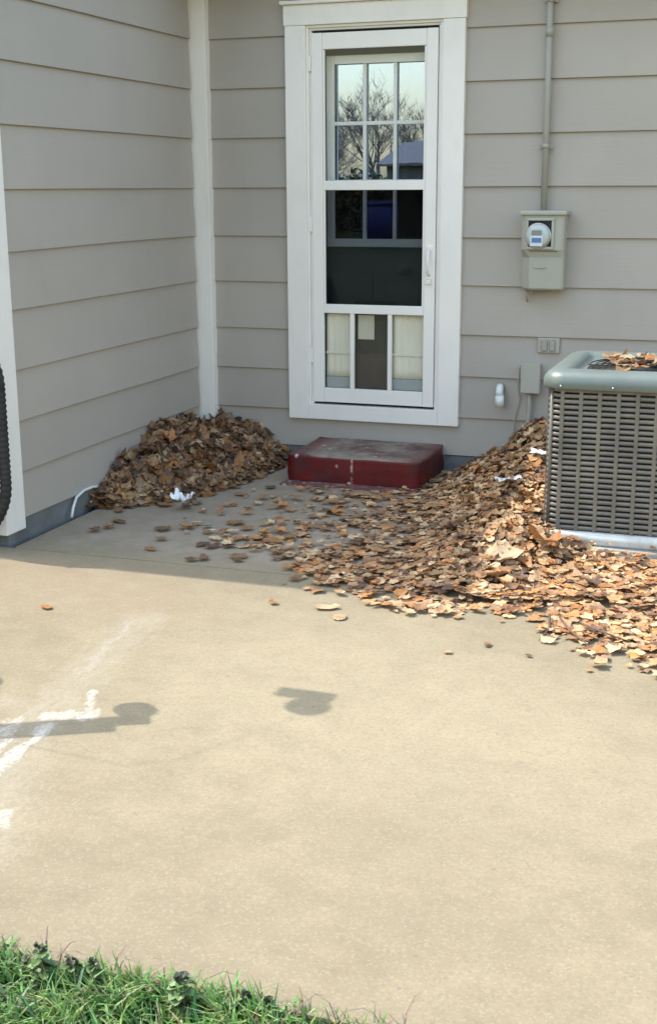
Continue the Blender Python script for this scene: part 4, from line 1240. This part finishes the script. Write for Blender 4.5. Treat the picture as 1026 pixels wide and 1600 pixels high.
MB().tube([(-2.93, 3.02, 0.92), (-2.96, 3.34, 0.97), (-2.985, 3.37, 0.93)], 0.0012, 5).build('side_hook', 'darkmetal', fp)
MB().lathe([(0.01, 0.82), (0.05, 0.83), (0.066, 0.865), (0.05, 0.90), (0.012, 0.93)], (-2.985, 3.37, 0), 'z', 18).build('caster_ball', 'wood', fp)
MB().lathe([(0.01, 1.017), (0.045, 1.03), (0.062, 1.07), (0.045, 1.11), (0.012, 1.12)], (-2.55, 3.335, 0), 'z', 18).build('caster_ball', 'wood', fp)

# ================================================================== BEHIND THE CAMERA (seen in the glass)
def tree(x, y, hgt, seedv, label):
    r_ = random.Random(seedv)
    root = empty('bare_tree', (x, y, LAWN_Z), label, 'tree', 'bare trees reflected in the door glass')
    tr_, cr = MB(), MB()
    def grow(p, d, L, rad, depth):
        n_ = 3
        pts, rads = [p], [rad]
        for k in range(n_):
            d = (d + Vector((r_.gauss(0, .12), r_.gauss(0, .12), r_.gauss(0.03, .08)))).normalized()
            pts.append(pts[-1] + d * L / n_); rads.append(rad * (1 - 0.16 * (k + 1)))
        (tr_ if depth == 0 else cr).tube(pts, rads, 8 if depth == 0 else 4, False)
        if depth >= 5: return
        for k in range(3 if depth else 5):
            t_ = r_.uniform(0.5, 1.0)
            i = min(n_ - 1, int(t_ * n_))
            q = pts[i].lerp(pts[i + 1], t_ * n_ - i)
            az = r_.uniform(0, 6.283)
            nd = (d * 0.9 + Vector((math.cos(az), math.sin(az), r_.uniform(0.0, 0.5))) * r_.uniform(0.5, 0.95)).normalized()
            grow(q, nd, L * r_.uniform(0.55, 0.82), max(0.006, rads[i] * r_.uniform(0.45, 0.65)), depth + 1)
        grow(pts[-1], d, L * 0.75, rads[-1] * 0.9, depth + 1)
    grow(Vector((x, y, LAWN_Z - 0.1)), Vector((0, 0, 1)), hgt * 0.30, hgt * 0.022, 0)
    tr_.build('trunk', 'bark', root, fixn=False)
    cr.build('crown', 'bark', root, fixn=False)
tree(-15.5, -36, 6.6, 1, 'tall bare tree behind the garage roof, right in the glass reflection')
tree(-19.5, -40, 5.6, 2, 'bare tree in the middle of the door glass reflection')
tree(-21.5, -37, 4.9, 4, 'bare tree left of centre in the door glass reflection')
tree(-13.0, -37, 6.2, 5, 'bare tree at the right edge of the door glass reflection')
tree(-24.5, -46, 4.6, 3, 'low bare tree at the left of the door glass reflection')
gr = empty('garage', (-9.0, -28, LAWN_Z), 'dark grey gabled garage across the yard reflected in the door glass', 'garage')
MB().box(-12.7, -5.5, -33, -28, LAWN_Z, 2.3).build('wall', 'garage', gr)
MB().prism([(-33.3, 2.3), (-30.5, 3.05), (-27.7, 2.3), (-27.7, 2.22), (-30.5, 2.95), (-33.3, 2.22)], 'x', -12.9, -5.2).build('roof', 'garage', gr)
MB().box(-8.9, -6.2, -27.995, -27.95, LAWN_Z, 1.9, 0.01).build('garage_door', 'garage', gr)
MB().box(-11.6, -10.8, -27.995, -27.95, 0.9, 1.7, 0.01).build('window', 'gap', gr)
rh_ = random.Random(77)
V, F, C = [], [], []
for k in range(9000):
    x = rh_.uniform(-34, -13.1); y = -32 + rh_.gauss(0, 0.45)
    top_ = 2.0 + 0.5 * noise.noise(Vector((x * 0.7, 3, 1)))
    c = Vector((x, y, rh_.uniform(LAWN_Z, top_)))
    u = Vector((rh_.gauss(0, 1), rh_.gauss(0, 1), rh_.gauss(0, 1))).normalized(); w_ = u.orthogonal().normalized()
    sz_ = rh_.uniform(0.06, 0.16)
    b0 = len(V); V += [c - u * sz_, c + w_ * sz_ * 0.5, c + u * sz_, c - w_ * sz_ * 0.5]; F.append((b0, b0 + 1, b0 + 2, b0 + 3))
    g_ = rh_.uniform(0.5, 1.2); C += [(0.03 * g_, 0.045 * g_, 0.022 * g_, 1)] * 4
me = bpy.data.meshes.new('foliage'); me.from_pydata(V, [], F)
at = me.attributes.new('leafcol', 'FLOAT_COLOR', 'POINT'); at.data.foreach_set('color', np.array(C, dtype=np.float32).ravel())
me.materials.append(M['grass'])
hg = bpy.data.objects.new('hedge', me); COL.objects.link(hg)
tag(hg, 'dark evergreen hedge across the yard reflected in the door glass', 'hedge')
bn = empty('recycling_bin', (-9.7, -18.0, LAWN_Z), 'blue wheeled bin on the lawn reflected in the door glass', 'bin')
MB().loft([rrect(-9.98, -9.42, -18.3, -17.7, 0.05, LAWN_Z + 0.06), rrect(-10.05, -9.35, -18.4, -17.6, 0.06, 1.12)]).build('body', 'binblue', bn)
MB().loft([rrect(-10.08, -9.32, -18.43, -17.57, 0.06, 1.121), rrect(-10.08, -9.32, -18.43, -17.57, 0.06, 1.16), rrect(-9.95, -9.45, -18.3, -17.7, 0.06, 1.22)]).build('lid', 'binblue', bn)
for x in (-10.0, -9.4):
    MB().lathe([(0.11, x - 0.03), (0.11, x + 0.03)], (0, -18.34, LAWN_Z + 0.11), 'x', 18).build('wheel', 'black', bn)
